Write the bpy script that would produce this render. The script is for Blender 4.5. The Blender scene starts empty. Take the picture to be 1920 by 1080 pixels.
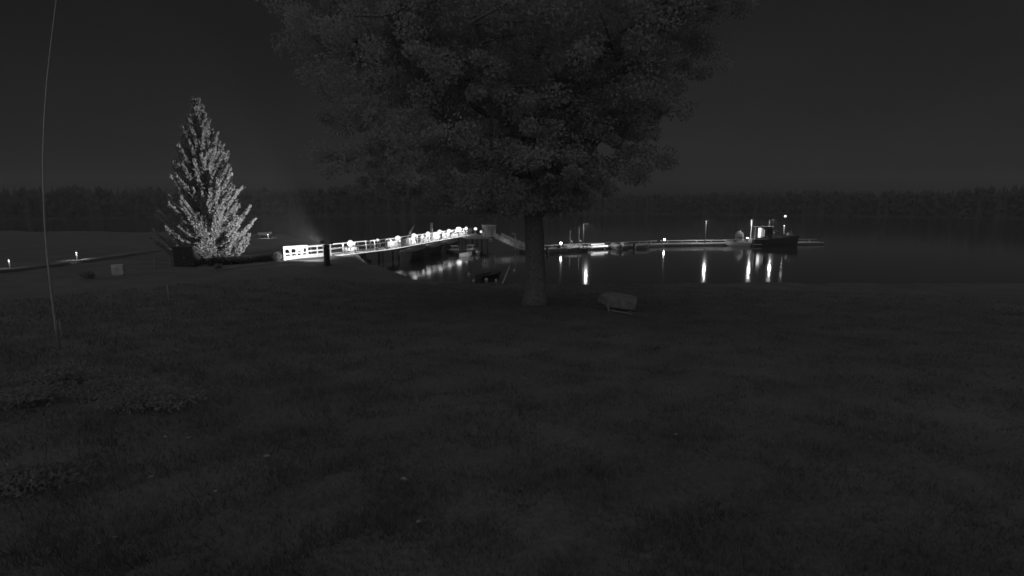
import bpy, math, random
import numpy as np
from mathutils import Vector, Matrix

random.seed(7)
RNG = np.random.default_rng(11)
scene = bpy.context.scene
C = scene.collection

# ------------------------------------------------------------------ camera
CAM_H = 8.0
F_PX = 960.0
PITCH = math.atan(155.0 / F_PX)          # horizon at y = 385 of 1080
cd = bpy.data.cameras.new('camera')
cd.sensor_width = 36.0
cd.lens = 18.0
cd.clip_start = 0.1
cd.clip_end = 6000.0
cam = bpy.data.objects.new('camera', cd)
C.objects.link(cam)
cam.location = (0, 0, CAM_H)
cam.rotation_euler = (math.pi / 2 - PITCH, 0, 0)
scene.camera = cam

# ------------------------------------------------------------------ world: faint moonlit sky, grey as the photograph is
MOON_EL, MOON_AZ = 27.0, 205.0           # azimuth clockwise from +Y: the moon stands behind the camera, to the left
world = bpy.data.worlds.new('World')
scene.world = world
world.use_nodes = True
nt = world.node_tree
nt.nodes.clear()
sky = nt.nodes.new('ShaderNodeTexSky')
sky.sky_type = 'NISHITA'
sky.sun_disc = False
sky.sun_elevation = math.radians(MOON_EL)
sky.sun_rotation = math.radians(MOON_AZ)
sky.air_density = 1.0
sky.dust_density = 3.0
bw = nt.nodes.new('ShaderNodeRGBToBW')
bg = nt.nodes.new('ShaderNodeBackground')
bg.inputs['Strength'].default_value = 0.0036
wo = nt.nodes.new('ShaderNodeOutputWorld')
nt.links.new(sky.outputs[0], bw.inputs[0])
wc = nt.nodes.new('ShaderNodeTexCoord')
wn = nt.nodes.new('ShaderNodeTexNoise')
wn.inputs['Scale'].default_value = 2.2; wn.inputs['Detail'].default_value = 5; wn.inputs['Distortion'].default_value = 0.6
wm = nt.nodes.new('ShaderNodeMapping'); wm.inputs['Scale'].default_value = (1, 1, 3.5)
wr = nt.nodes.new('ShaderNodeMapRange'); wr.inputs['From Min'].default_value = 0.3; wr.inputs['From Max'].default_value = 0.7
wr.inputs['To Min'].default_value = 0.9; wr.inputs['To Max'].default_value = 1.12
wx = nt.nodes.new('ShaderNodeMath'); wx.operation = 'MULTIPLY'
nt.links.new(wc.outputs['Generated'], wm.inputs['Vector'])
nt.links.new(wm.outputs[0], wn.inputs['Vector'])
nt.links.new(wn.outputs['Fac'], wr.inputs['Value'])
nt.links.new(bw.outputs[0], wx.inputs[0])
nt.links.new(wr.outputs[0], wx.inputs[1])
nt.links.new(wx.outputs[0], bg.inputs['Color'])
nt.links.new(bg.outputs[0], wo.inputs['Surface'])

sl = bpy.data.lights.new('moon', 'SUN')
sl.energy = 0.46
sl.angle = math.radians(165)
sun = bpy.data.objects.new('moon', sl)
C.objects.link(sun)
_az, _el = math.radians(MOON_AZ), math.radians(MOON_EL)
_sd = Vector((math.sin(_az) * math.cos(_el), math.cos(_az) * math.cos(_el), math.sin(_el)))
sun.rotation_euler = _sd.to_track_quat('Z', 'Y').to_euler()

scene.cycles.sample_clamp_indirect = 4.0
scene.view_settings.view_transform = 'Standard'
scene.view_settings.look = 'None'
scene.view_settings.exposure = 0.0
scene.view_settings.gamma = 1.0
scene.view_settings.use_curve_mapping = False

# ------------------------------------------------------------------ materials (the photograph is monochrome)
def mat(name, v, rough=0.7, metal=0.0, var=0.25, scale=3.0, bump=0.0, spec=0.3, detail=6.0):
    m = bpy.data.materials.new(name)
    m.use_nodes = True
    t = m.node_tree
    b = t.nodes['Principled BSDF']
    tc = t.nodes.new('ShaderNodeTexCoord')
    n = t.nodes.new('ShaderNodeTexNoise')
    n.inputs['Scale'].default_value = scale
    n.inputs['Detail'].default_value = detail
    t.links.new(tc.outputs['Object'], n.inputs['Vector'])
    r = t.nodes.new('ShaderNodeValToRGB')
    lo, hi = v * (1 - var), v * (1 + var)
    r.color_ramp.elements[0].position = 0.3
    r.color_ramp.elements[1].position = 0.7
    r.color_ramp.elements[0].color = (lo, lo, lo, 1)
    r.color_ramp.elements[1].color = (hi, hi, hi, 1)
    t.links.new(n.outputs['Fac'], r.inputs['Fac'])
    t.links.new(r.outputs['Color'], b.inputs['Base Color'])
    b.inputs['Roughness'].default_value = rough
    b.inputs['Metallic'].default_value = metal
    b.inputs['Specular IOR Level'].default_value = spec
    if bump:
        bp = t.nodes.new('ShaderNodeBump')
        bp.inputs['Strength'].default_value = bump
        bp.inputs['Distance'].default_value = 0.05
        t.links.new(n.outputs['Fac'], bp.inputs['Height'])
        t.links.new(bp.outputs['Normal'], b.inputs['Normal'])
    return m

def emat(name, strength):
    m = bpy.data.materials.new(name)
    m.use_nodes = True
    t = m.node_tree
    b = t.nodes['Principled BSDF']
    b.inputs['Base Color'].default_value = (0.8, 0.8, 0.8, 1)
    b.inputs['Emission Color'].default_value = (1, 1, 1, 1)
    b.inputs['Emission Strength'].default_value = strength
    return m

def leafmat(name, v, var=0.35, trans=0.3):
    m = mat(name, v, 0.75, var=var, scale=1.3, spec=0.15)
    t = m.node_tree
    b = t.nodes['Principled BSDF']
    out = t.nodes['Material Output']
    tr = t.nodes.new('ShaderNodeBsdfTranslucent')
    mx = t.nodes.new('ShaderNodeMixShader')
    mx.inputs[0].default_value = trans
    ramp = [n for n in t.nodes if n.type == 'VALTORGB'][0]
    t.links.new(ramp.outputs['Color'], tr.inputs['Color'])
    t.links.new(b.outputs[0], mx.inputs[1])
    t.links.new(tr.outputs[0], mx.inputs[2])
    t.links.new(mx.outputs[0], out.inputs['Surface'])
    return m

def ground_mat():
    m = bpy.data.materials.new('lawn')
    m.use_nodes = True
    t = m.node_tree
    b = t.nodes['Principled BSDF']
    tc = t.nodes.new('ShaderNodeTexCoord')
    n1 = t.nodes.new('ShaderNodeTexNoise'); n1.inputs['Scale'].default_value = 0.35; n1.inputs['Detail'].default_value = 5
    n2 = t.nodes.new('ShaderNodeTexNoise'); n2.inputs['Scale'].default_value = 9.0; n2.inputs['Detail'].default_value = 8
    for n in (n1, n2):
        t.links.new(tc.outputs['Object'], n.inputs['Vector'])
    mx = t.nodes.new('ShaderNodeMath'); mx.operation = 'MULTIPLY_ADD'
    mx.inputs[1].default_value = 0.55
    t.links.new(n1.outputs['Fac'], mx.inputs[0])
    m2 = t.nodes.new('ShaderNodeMath'); m2.operation = 'MULTIPLY'; m2.inputs[1].default_value = 0.45
    t.links.new(n2.outputs['Fac'], m2.inputs[0])
    t.links.new(m2.outputs[0], mx.inputs[2])
    r = t.nodes.new('ShaderNodeValToRGB')
    r.color_ramp.elements[0].position = 0.36; r.color_ramp.elements[0].color = (0.125,) * 3 + (1,)
    r.color_ramp.elements[1].position = 0.66; r.color_ramp.elements[1].color = (0.19,) * 3 + (1,)
    t.links.new(mx.outputs[0], r.inputs['Fac'])
    t.links.new(r.outputs['Color'], b.inputs['Base Color'])
    b.inputs['Roughness'].default_value = 0.9
    b.inputs['Specular IOR Level'].default_value = 0.1
    bp = t.nodes.new('ShaderNodeBump'); bp.inputs['Strength'].default_value = 0.5; bp.inputs['Distance'].default_value = 0.08
    t.links.new(n2.outputs['Fac'], bp.inputs['Height'])
    t.links.new(bp.outputs['Normal'], b.inputs['Normal'])
    return m

def water_mat():
    m = bpy.data.materials.new('lake_water')
    m.use_nodes = True
    t = m.node_tree
    b = t.nodes['Principled BSDF']
    b.inputs['Base Color'].default_value = (0.03, 0.03, 0.03, 1)
    b.inputs['Roughness'].default_value = 0.08
    b.inputs['IOR'].default_value = 1.333
    b.inputs['Specular IOR Level'].default_value = 0.5
    tc = t.nodes.new('ShaderNodeTexCoord')
    n = t.nodes.new('ShaderNodeTexNoise'); n.inputs['Scale'].default_value = 0.9; n.inputs['Detail'].default_value = 3
    t.links.new(tc.outputs['Object'], n.inputs['Vector'])
    bp = t.nodes.new('ShaderNodeBump'); bp.inputs['Strength'].default_value = 0.06; bp.inputs['Distance'].default_value = 0.06
    t.links.new(n.outputs['Fac'], bp.inputs['Height'])
    t.links.new(bp.outputs['Normal'], b.inputs['Normal'])
    return m

M = {
    'lawn': ground_mat(), 'water': water_mat(),
    'grass': leafmat('grass_blades', 0.17), 'leaf': leafmat('broad_leaves', 0.42, 0.12, 0.5),
    'needle': leafmat('spruce_needles', 0.42, 0.12, 0.5), 'bush': leafmat('bush_leaves', 0.34, 0.2, 0.5),
    'hedge': leafmat('hedge_leaves', 0.08), 'forest': mat('far_forest', 0.05, 0.9, var=0.2, scale=0.15),
    'bark': mat('bark', 0.18, 0.9, var=0.3, scale=6, bump=0.5),
    'white': mat('white_paint', 0.78, 0.5, var=0.06, scale=4), 'offwhite': mat('weathered_white', 0.6, 0.6, var=0.2, scale=2.5),
    'grey': mat('grey_paint', 0.32, 0.6, var=0.2), 'dark': mat('dark_paint', 0.07, 0.5, var=0.3),
    'wood': mat('weathered_wood', 0.28, 0.8, var=0.35, scale=7, bump=0.3), 'darkwood': mat('tarred_wood', 0.13, 0.85, var=0.4, scale=6, bump=0.3),
    'concrete': mat('concrete', 0.42, 0.85, var=0.2, scale=2.0, bump=0.2), 'gravel': mat('gravel', 0.2, 0.95, var=0.3, scale=14, bump=0.5),
    'metal': mat('galvanised_metal', 0.5, 0.4, 0.6, var=0.15), 'shedwood': mat('shed_boards', 0.05, 0.85, var=0.3, scale=6, bump=0.3), 'rubber': mat('rubber', 0.03, 0.8),
    'glass': mat('dark_glass', 0.03, 0.08, spec=0.6), 'cloth': mat('boat_cover', 0.4, 0.85, var=0.25, scale=5, bump=0.3),
    'hullw': mat('white_hull', 0.7, 0.3, var=0.08), 'hullg': mat('grey_hull', 0.3, 0.35, var=0.15), 'hulld': mat('dark_hull', 0.06, 0.5, var=0.3),
    'dryleaf': mat('dry_leaf', 0.33, 0.8, var=0.3, scale=20),
    'old_hull': mat('weathered_hull', 0.2, 0.7, var=0.25, scale=4, bump=0.1), 'kerbstone': mat('kerbstone', 0.2, 0.9), 'tarp': mat('dark_tarpaulin', 0.12, 0.85, var=0.3, scale=5, bump=0.3), 'globe': emat('lit_globe', 1.05), 'globe_hot': emat('hot_globe', 2.6), 'masthead': emat('masthead_lens', 1.8), 'bulb': emat('bright_bulb', 40.0), 'lens': emat('downlight_lens', 2.0),
    'flood': emat('floodlight_lens', 30.0), 'window': emat('lit_window', 1.6), 'window_dim': emat('dim_lit_window', 0.25),
    'strip': emat('rail_fill_glow', 2.0), 'edge': emat('painted_edge_glow', 1.3),  # added fill under the rails, and glow painted for lamplit edges
}

# ------------------------------------------------------------------ mesh helpers
def fast_mesh(name, V, F):
    """V (n,3) array, F (m,k) array with constant k"""
    me = bpy.data.meshes.new(name)
    V = np.asarray(V, dtype=np.float32); F = np.asarray(F, dtype=np.int32)
    k = F.shape[1]
    me.vertices.add(len(V)); me.vertices.foreach_set('co', V.ravel())
    me.loops.add(F.size); me.loops.foreach_set('vertex_index', F.ravel())
    me.polygons.add(len(F)); me.polygons.foreach_set('loop_start', np.arange(0, F.size, k, dtype=np.int32))
    me.update(calc_edges=True)
    return me

class MB:
    def __init__(self):
        self.v, self.f = [], []
    def add(self, vs, fs):
        o = len(self.v)
        self.v += [tuple(p) for p in vs]
        self.f += [tuple(i + o for i in f) for f in fs]
        return self
    def box(self, c, s, rz=0.0, mtx=None, taper=1.0):
        hx, hy, hz = s[0] / 2, s[1] / 2, s[2] / 2
        vs = []
        for z in (-1, 1):
            k = taper if z > 0 else 1.0
            for x, y in ((-1, -1), (1, -1), (1, 1), (-1, 1)):
                vs.append(Vector((x * hx * k, y * hy * k, z * hz)))
        R = mtx if mtx is not None else Matrix.Rotation(rz, 3, 'Z')
        c = Vector(c)
        return self.add([R @ p + c for p in vs], [(3, 2, 1, 0), (4, 5, 6, 7), (0, 1, 5, 4), (1, 2, 6, 5), (2, 3, 7, 6), (3, 0, 4, 7)])
    def bar(self, p0, p1, w, h):
        """rectangular bar from p0 to p1, h roughly vertical"""
        p0, p1 = Vector(p0), Vector(p1)
        d = (p1 - p0); L = d.length; d.normalize()
        up = Vector((0, 0, 1)) if abs(d.z) < 0.95 else Vector((0, 1, 0))
        s = d.cross(up).normalized(); u = s.cross(d)
        R = Matrix((d, s, u)).transposed()
        return self.box((p0 + p1) / 2, (L, w, h), mtx=R)
    def tube(self, pts, rs, n=8, cap=True):
        pts = [Vector(p) for p in pts]
        if not hasattr(rs, '__len__'):
            rs = [rs] * len(pts)
        o = len(self.v)
        prev = None
        for i, p in enumerate(pts):
            a = pts[max(i - 1, 0)]; b = pts[min(i + 1, len(pts) - 1)]
            d = (b - a).normalized()
            if prev is None:
                ref = Vector((1, 0, 0)) if abs(d.x) < 0.9 else Vector((0, 1, 0))
                s = d.cross(ref).normalized()
            else:
                s = (prev - d * prev.dot(d)).normalized()
            prev = s
            u = d.cross(s)
            for k in range(n):
                q = 2 * math.pi * k / n
                self.v.append(tuple(p + (s * math.cos(q) + u * math.sin(q)) * rs[i]))
        for i in range(len(pts) - 1):
            for k in range(n):
                a = o + i * n + k; b = o + i * n + (k + 1) % n
                self.f.append((a, b, b + n, a + n))
        if cap:
            self.f.append(tuple(o + k for k in range(n))[::-1])
            self.f.append(tuple(o + (len(pts) - 1) * n + k for k in range(n)))
        return self
    def lathe(self, prof, c=(0, 0, 0), n=14):
        c = Vector(c)
        return self.tube([(c.x, c.y, c.z + z) for r, z in prof], [max(r, 1e-3) for r, z in prof], n)
    def sphere(self, c, r, n=14, m=8, sz=1.0):
        prof = [(r * math.sin(math.pi * i / m), -r * sz * math.cos(math.pi * i / m)) for i in range(m + 1)]
        return self.lathe(prof, c, n)
    def build(self, name, material, parent=None, smooth=False, loc=None):
        me = bpy.data.meshes.new(name)
        me.from_pydata(self.v, [], self.f)
        me.update()
        return obj(name, me, material, parent, smooth, loc)

def obj(name, me, material, parent=None, smooth=False, loc=None):
    if not me.materials:
        me.materials.append(M[material])
    if smooth:
        me.polygons.foreach_set('use_smooth', [True] * len(me.polygons))
    o = bpy.data.objects.new(name, me)
    C.objects.link(o)
    if parent is not None:
        o.parent = parent
    if loc is not None:
        o.location = loc
    return o

def tag(o, label, cat, group=None, kind=None):
    if label: o['label'] = label
    if cat: o['category'] = cat
    if group: o['group'] = group
    if kind: o['kind'] = kind
    return o

def thing(name, label, cat, loc=(0, 0, 0), rz=0.0, group=None):
    o = bpy.data.objects.new(name, None)
    C.objects.link(o)
    o.empty_display_size = 0.3
    o.location = loc
    o.rotation_euler = (0, 0, rz)
    return tag(o, label, cat, group)

def structure(name, me, material, smooth=False):
    o = obj(name, me, material, None, smooth)
    o['kind'] = 'structure'
    return o

def cards(centers, dirs, ln, wd, rng, jitter=0.6):
    """leaf-shaped quads (a folded diamond) at centers along dirs"""
    n = len(centers)
    d = dirs + rng.normal(0, jitter, (n, 3))
    d /= np.linalg.norm(d, axis=1)[:, None] + 1e-9
    r = rng.normal(0, 1, (n, 3))
    s = np.cross(d, r); s /= np.linalg.norm(s, axis=1)[:, None] + 1e-9
    ln = (np.broadcast_to(ln, (n,)) * rng.uniform(0.7, 1.3, n))[:, None]
    wd = (np.broadcast_to(wd, (n,)) * rng.uniform(0.7, 1.3, n))[:, None]
    V = np.empty((n, 4, 3))
    V[:, 0] = centers - d * ln * 0.5
    V[:, 1] = centers + s * wd * 0.5 + d * ln * 0.05
    V[:, 2] = centers + d * ln * 0.5
    V[:, 3] = centers - s * wd * 0.5 + d * ln * 0.05
    F = np.arange(n * 4).reshape(n, 4)
    return V.reshape(-1, 3), F

# ------------------------------------------------------------------ pixel -> direction -> place
_cp, _sp = math.cos(PITCH), math.sin(PITCH)
def ray(px, py):
    u, v = (px - 960) / F_PX, (540 - py) / F_PX
    return Vector((u, v * _sp + _cp, v * _cp - _sp))
def on_z(px, py, z):
    d = ray(px, py)
    return Vector((0, 0, CAM_H)) + d * ((z - CAM_H) / d.z)
def at_y(px, py, Y):
    d = ray(px, py)
    return Vector((0, 0, CAM_H)) + d * (Y / d.y)

# ------------------------------------------------------------------ terrain
LAND = np.array([(-320, -40), (260, -40), (260, 42), (120, 49), (70, 53), (40, 51.5), (24, 52.5), (10, 51.5), (-4, 52), (-10, 54),
                 (-15, 60), (-18, 67), (-22, 76), (-30, 90), (-44, 108), (-62, 122), (-320, 150)], dtype=float)

def shore_dist(x, y):
    """signed distance to the shoreline, positive on land"""
    x = np.asarray(x, float); y = np.asarray(y, float)
    best = np.full(x.shape, 1e9); inside = np.zeros(x.shape, bool)
    n = len(LAND)
    for i in range(n):
        ax, ay = LAND[i]; bx, by = LAND[(i + 1) % n]
        dx, dy = bx - ax, by - ay
        t = np.clip(((x - ax) * dx + (y - ay) * dy) / (dx * dx + dy * dy), 0, 1)
        best = np.minimum(best, np.hypot(x - ax - t * dx, y - ay - t * dy))
        c = ((ay > y) != (by > y)) & (x < dx * (y - ay) / (dy if dy else 1e-9) + ax)
        inside ^= c
    return np.where(inside, best, -best)

def sstep(a, b, v):
    t = np.clip((v - a) / (b - a), 0, 1)
    return t * t * (3 - 2 * t)

def gz(x, y):
    x = np.asarray(x, float); y = np.asarray(y, float)
    s = np.clip((y - 2) / 50.0, 0, 1)
    front = 0.6 + 3.8 * (1 - s) ** 1.3
    wl = sstep(-9, -22, x) * sstep(28, 45, y)
    base = front * (1 - wl) + np.maximum(front, 1.9) * wl
    base = base + 0.10 * np.sin(x * 0.31 + 1.3) * np.sin(y * 0.27) + 0.05 * np.sin(x * 0.9 + y * 0.7) * np.sin(y * 0.83 - x * 0.4)
    d = shore_dist(x, y) + 0.5 * np.sin(x * 0.8) + 0.3 * np.sin(x * 2.1 + 1) 
    k = 0.16 + 0.5 * sstep(-6, -16, x)
    land = np.minimum(base, 0.02 + k * np.maximum(d, 0))
    sea = np.maximum(-1.6, 0.02 + 0.25 * np.minimum(d, 0))
    return np.where(d > 0, land, sea)

def gz1(x, y):
    return float(gz(np.array([x]), np.array([y]))[0])

def on_ground(px, py):
    d = ray(px, py); o = Vector((0, 0, CAM_H))
    t = 2.0
    while t < 300:
        p = o + d * t
        if p.z <= gz1(p.x, p.y):
            break
        t += 0.1
    return Vector((p.x, p.y, gz1(p.x, p.y)))

xs = np.unique(np.concatenate([np.arange(-320, -60, 8.0), np.arange(-60, -25, 0.8), np.arange(-25, 25, 0.4), np.arange(25, 60, 0.8), np.arange(60, 261, 8.0)]))
ys = np.unique(np.concatenate([np.arange(-40, -2, 3.0), np.arange(-2, 24, 0.35), np.arange(24, 80, 0.6), np.arange(80, 156, 3.0)]))
X, Y = np.meshgrid(xs, ys)
Z = gz(X, Y)
near = np.exp(-(Y / 22.0) ** 2)
Z = Z + near * 0.025 * RNG.normal(0, 1, Z.shape)
nx, ny = len(xs), len(ys)
idx = np.arange(nx * ny).reshape(ny, nx)
F = np.stack([idx[:-1, :-1], idx[:-1, 1:], idx[1:, 1:], idx[1:, :-1]], -1).reshape(-1, 4)
structure('ground', fast_mesh('ground', np.stack([X, Y, Z], -1).reshape(-1, 3), F), 'lawn', True)

wv = np.array([(-3000, 30, 0), (3000, 30, 0), (3000, 3500, 0), (-3000, 3500, 0)], float)
structure('water', fast_mesh('water', wv, np.array([[0, 1, 2, 3]])), 'water')
# lake bed so that the sheet never shows the void from below
structure('lake_bed', fast_mesh('lake_bed', wv * np.array([1, 1, 0]) + np.array([0, 0, -3.0]), np.array([[0, 1, 2, 3]])), 'gravel')

# far shore and the wood on it
def shore_r(a):
    return 430 + 40 * np.sin(a * 3.1 + 0.4) + 22 * np.sin(a * 7.7)
def top_h(a):
    return 5 + 2.5 * np.sin(a * 4.0 + 1.0) + 1.5 * np.sin(a * 9.0)
aa = np.linspace(-1.45, 1.45, 160)
rows = [(0, -1.0), (4, 0.4), (40, 2.5), (140, 8.0), (300, 6.0)]
V = []
for dr, hz in rows:
    for a in aa:
        r = shore_r(a) + dr
        V.append((math.sin(a) * r, math.cos(a) * r, hz * (1.0 if dr < 30 else top_h(a) / 5.0)))
na = len(aa)
F = [(i * na + j, i * na + j + 1, (i + 1) * na + j + 1, (i + 1) * na + j) for i in range(len(rows) - 1) for j in range(na - 1)]
structure('far_shore', fast_mesh('far_shore', np.array(V), np.array(F)), 'forest', True)

def forest_mesh():
    Vs, Fs = [], []
    off = 0
    rng = np.random.default_rng(3)
    for i in range(3000):
        a = rng.uniform(-1.4, 1.4)
        dr = 6 + 90 * rng.random() ** 1.5
        r = float(shore_r(a)) + dr
        x, y = math.sin(a) * r, math.cos(a) * r
        z0 = 0.3 + dr * 0.045
        h = rng.uniform(16, 23) * (0.92 + 0.10 * math.sin(a * 5 + 2) + 0.06 * math.sin(a * 17)) 
        if rng.random() < 0.6:            # conifer: stacked ragged skirts
            w = h * rng.uniform(0.13, 0.2)
            for k in range(4):
                zb = z0 + h * (-0.02 + 0.24 * k); zt = zb + h * (0.4 - 0.04 * k); rr = w * (1 - 0.23 * k)
                n = 7
                ph = rng.uniform(0, 6)
                ring = [(x + math.cos(ph + 2 * math.pi * j / n) * rr * rng.uniform(0.7, 1.2), y + math.sin(ph + 2 * math.pi * j / n) * rr, zb + rng.uniform(-.4, .4)) for j in range(n)]
                Vs += ring + [(x, y, min(zt, z0 + h))]
                Fs += [(off + j, off + (j + 1) % n, off + n) for j in range(n)]
                off += n + 1
        else:                             # broadleaf: several lumpy octahedral clumps
            for k in range(9):
                cx, cy, cz = x + rng.normal(0, h * 0.15), y + rng.normal(0, h * 0.15), z0 + h * rng.uniform(0.04, 0.85)
                rr = h * rng.uniform(0.09, 0.17)
                P = np.array([(1, 0, 0), (-1, 0, 0), (0, 1, 0), (0, -1, 0), (0, 0, 1), (0, 0, -1)]) * rr * rng.uniform(0.7, 1.3, (6, 3))
                Vs += [tuple(p + (cx, cy, cz)) for p in P]
                for s in ((0, 2, 4), (2, 1, 4), (1, 3, 4), (3, 0, 4), (2, 0, 5), (1, 2, 5), (3, 1, 5), (0, 3, 5)):
                    Fs.append(tuple(off + q for q in s))
                off += 6
    return fast_mesh('forest', np.array(Vs), np.array(Fs))
fo = obj('forest', forest_mesh(), 'forest')
tag(fo, 'dark wooded ridge along the far side of the water', 'forest', kind='stuff')

# promenade path on the left, running away from the camera, with a pale kerb
def strip(center, w, z_off, nseg=60, pts=None):
    P = np.array(pts, float)
    seg = np.linspace(0, len(P) - 1, nseg)
    cx = np.interp(seg, range(len(P)), P[:, 0]); cy = np.interp(seg, range(len(P)), P[:, 1])
    tx, ty = np.gradient(cx), np.gradient(cy)
    L = np.hypot(tx, ty); nxn, nyn = -ty / L, tx / L
    V, F = [], []
    for i in range(nseg):
        for s in (-0.5, 0.5):
            x, y = cx[i] + nxn[i] * w * (s + center), cy[i] + nyn[i] * w * (s + center)
            V.append((x, y, gz1(x, y) + z_off))
    for i in range(nseg - 1):
        F.append((2 * i, 2 * i + 2, 2 * i + 3, 2 * i + 1))
    return V, F
pa = [(-50, 20), (-48.5, 34), (-48, 47), (-47.5, 60), (-49, 80), (-52, 104)]
V, F = strip(0, 2.4, 0.09, 80, pa)
structure('promenade', fast_mesh('promenade', np.array(V), np.array(F)), 'gravel')
V, F = strip(0, 0.16, 0.15, 80, [(p[0] + 1.35, p[1]) for p in pa])
mb = MB()
for i in range(0, len(V) - 2, 2):
    a = Vector(((V[i][0] + V[i + 1][0]) / 2, (V[i][1] + V[i + 1][1]) / 2, V[i][2])); b = Vector(((V[i + 2][0] + V[i + 3][0]) / 2, (V[i + 2][1] + V[i + 3][1]) / 2, V[i + 2][2]))
    mb.bar(a, b, 0.16, 0.22)
k = mb.build('kerb', 'kerbstone'); k['kind'] = 'structure'

fp = [on_ground(400, 507), on_ground(440, 501), on_ground(480, 497), on_ground(530, 492), on_ground(600, 489)]
V, F = strip(0, 1.1, 0.06, 40, [(p.x, p.y) for p in fp])
structure('footpath', fast_mesh('footpath', np.array(V), np.array(F)), 'gravel')

# ------------------------------------------------------------------ the big broadleaf tree
TREE = on_ground(1003, 572)
def big_tree():
    rng = np.random.default_rng(21)
    t = thing('broadleaf_tree', 'huge dark broadleaf tree with thick trunk standing on the lawn before the water', 'tree', TREE)
    Yt = TREE.y
    # crown outline: pixel rows -> (z, left, right) at the trunk's distance
    rows = [(-330, 800, 1150), (-250, 690, 1230), (-130, 600, 1290), (0, 545, 1325), (50, 525, 1370), (100, 535, 1368), (140, 580, 1325), (200, 600, 1262),
            (280, 606, 1240), (340, 650, 1215), (372, 740, 1130), (394, 900, 1050)]
    zs, xl, xr = [], [], []
    for py, l, r in rows:
        a, b = at_y(l, py, Yt), at_y(r, py, Yt)
        zs.append(a.z - TREE.z); xl.append(a.x - TREE.x); xr.append(b.x - TREE.x)
    zs, xl, xr = np.array(zs)[::-1], np.array(xl)[::-1], np.array(xr)[::-1]
    H = zs[-1]
    # trunk with root flare
    mb = MB()
    pts, rs = [], []
    for i in range(15):
        z = -0.4 + i * 0.85
        pts.append((0.10 * math.sin(z * 0.5) - 0.035 * z, 0.1 * math.sin(z * 0.4 + 1), z))
        rs.append(0.64 * (1 - 0.035 * max(z, 0)) + 0.24 * math.exp(-max(z, 0) / 0.35) * (z < 2.5))
    mb.tube(pts, rs, 36)
    for i_ in range(len(pts)):
        c_ = Vector(pts[i_])
        for k_ in range(36):
            v_ = Vector(mb.v[i_ * 36 + k_]) - c_
            f_ = 1 + 0.05 * math.sin(k_ * 2.6 + 0.5 * i_) + 0.035 * math.sin(k_ * 1.05 + 1.1 * i_) + 0.10 * math.exp(-i_ / 1.2) * math.sin(k_ * 0.87)
            mb.v[i_ * 36 + k_] = tuple(c_ + v_ * f_)
    mb.build('trunk', 'bark', t, True)
    # limbs
    tips = []
    for i in range(13):
        mb = MB()
        a = 2 * math.pi * i / 13 * 2.4 + rng.uniform(-.3, .3)
        z0 = 5.0 + 6.3 * i / 12
        z1 = min(H - 2.5, z0 + rng.uniform(3.0, 8.5))
        ex = np.interp(z1, zs, xr if math.cos(a) > 0 else -xl) * 0.8
        ey = 8.5
        e = Vector((math.cos(a) * ex, math.sin(a) * ey, z1))
        s = Vector((-0.035 * z0, 0, z0))
        pts = []
        for k in range(8):
            u = k / 7
            p = s.lerp(e, u); p.z += 1.2 * math.sin(u * math.pi) * 0.8
            p += Vector(rng.normal(0, 0.18, 3)) * (1 if 0 < k < 7 else 0)
            pts.append(p)
        r0 = 0.34 - 0.012 * i
        mb.tube(pts, [r0 * (1 - 0.82 * k / 7) for k in range(8)], 9)
        for k in range(2, 8):
            for q in range(3):
                d = Vector(rng.normal(0, 1, 3)); d.z = abs(d.z) * 0.6; d.normalize()
                L = rng.uniform(1.5, 3.8)
                p0 = pts[k]
                mid = p0 + d * L * 0.5 + Vector(rng.normal(0, 0.2, 3))
                en = p0 + d * L
                mb.tube([p0, mid, en], [0.075, 0.045, 0.015], 5, False)
                tips.append(en); tips.append(mid)
        mb.build('limb', 'bark', t, True)
    # foliage: clumps of leaves filling the crown with gaps
    cl = [np.array(p) for p in tips]
    n_try = 0
    cx = []
    while len(cx) < 1150 and n_try < 60000:
        n_try += 1
        z = rng.uniform(zs[0], H)
        l, r = np.interp(z, zs, xl), np.interp(z, zs, xr)
        mx, hw = (l + r) / 2, (r - l) / 2
        hy = min(9.5, 3 + hw * 0.62)
        a = rng.uniform(0, 2 * math.pi); q = rng.random() ** 0.42
        q *= 1.0 + 0.05 * math.sin(a * 5 + z)
        x, y = mx + math.cos(a) * hw * q, math.sin(a) * hy * q
        # open pockets
        if math.sin(x * 0.9 + 1.7) * math.sin(y * 0.8) * math.sin(z * 1.0 + 0.6) > 0.34:
            continue
        cx.append((x, y, z))
    cl = np.array([c for c in cl if zs[0] < c[2] < H] + cx)
    per = 170
    rad = rng.uniform(0.45, 1.05, len(cl))
    d = rng.normal(0, 1, (len(cl), per, 3)); d /= np.linalg.norm(d, axis=2)[..., None]
    d *= (rng.random((len(cl), per, 1)) ** 0.4)
    d[..., 2] *= 0.7
    pos = cl[:, None] + d * rad[:, None, None]
    pos = pos.reshape(-1, 3)
    dirs = d.reshape(-1, 3) + np.array([0, 0, -0.35])
    V, F = cards(pos, dirs, 0.18, 0.12, rng, 0.7)
    o = obj('crown', fast_mesh('crown', V, F), 'leaf', t)
    o['kind'] = 'stuff'
big_tree()

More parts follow.
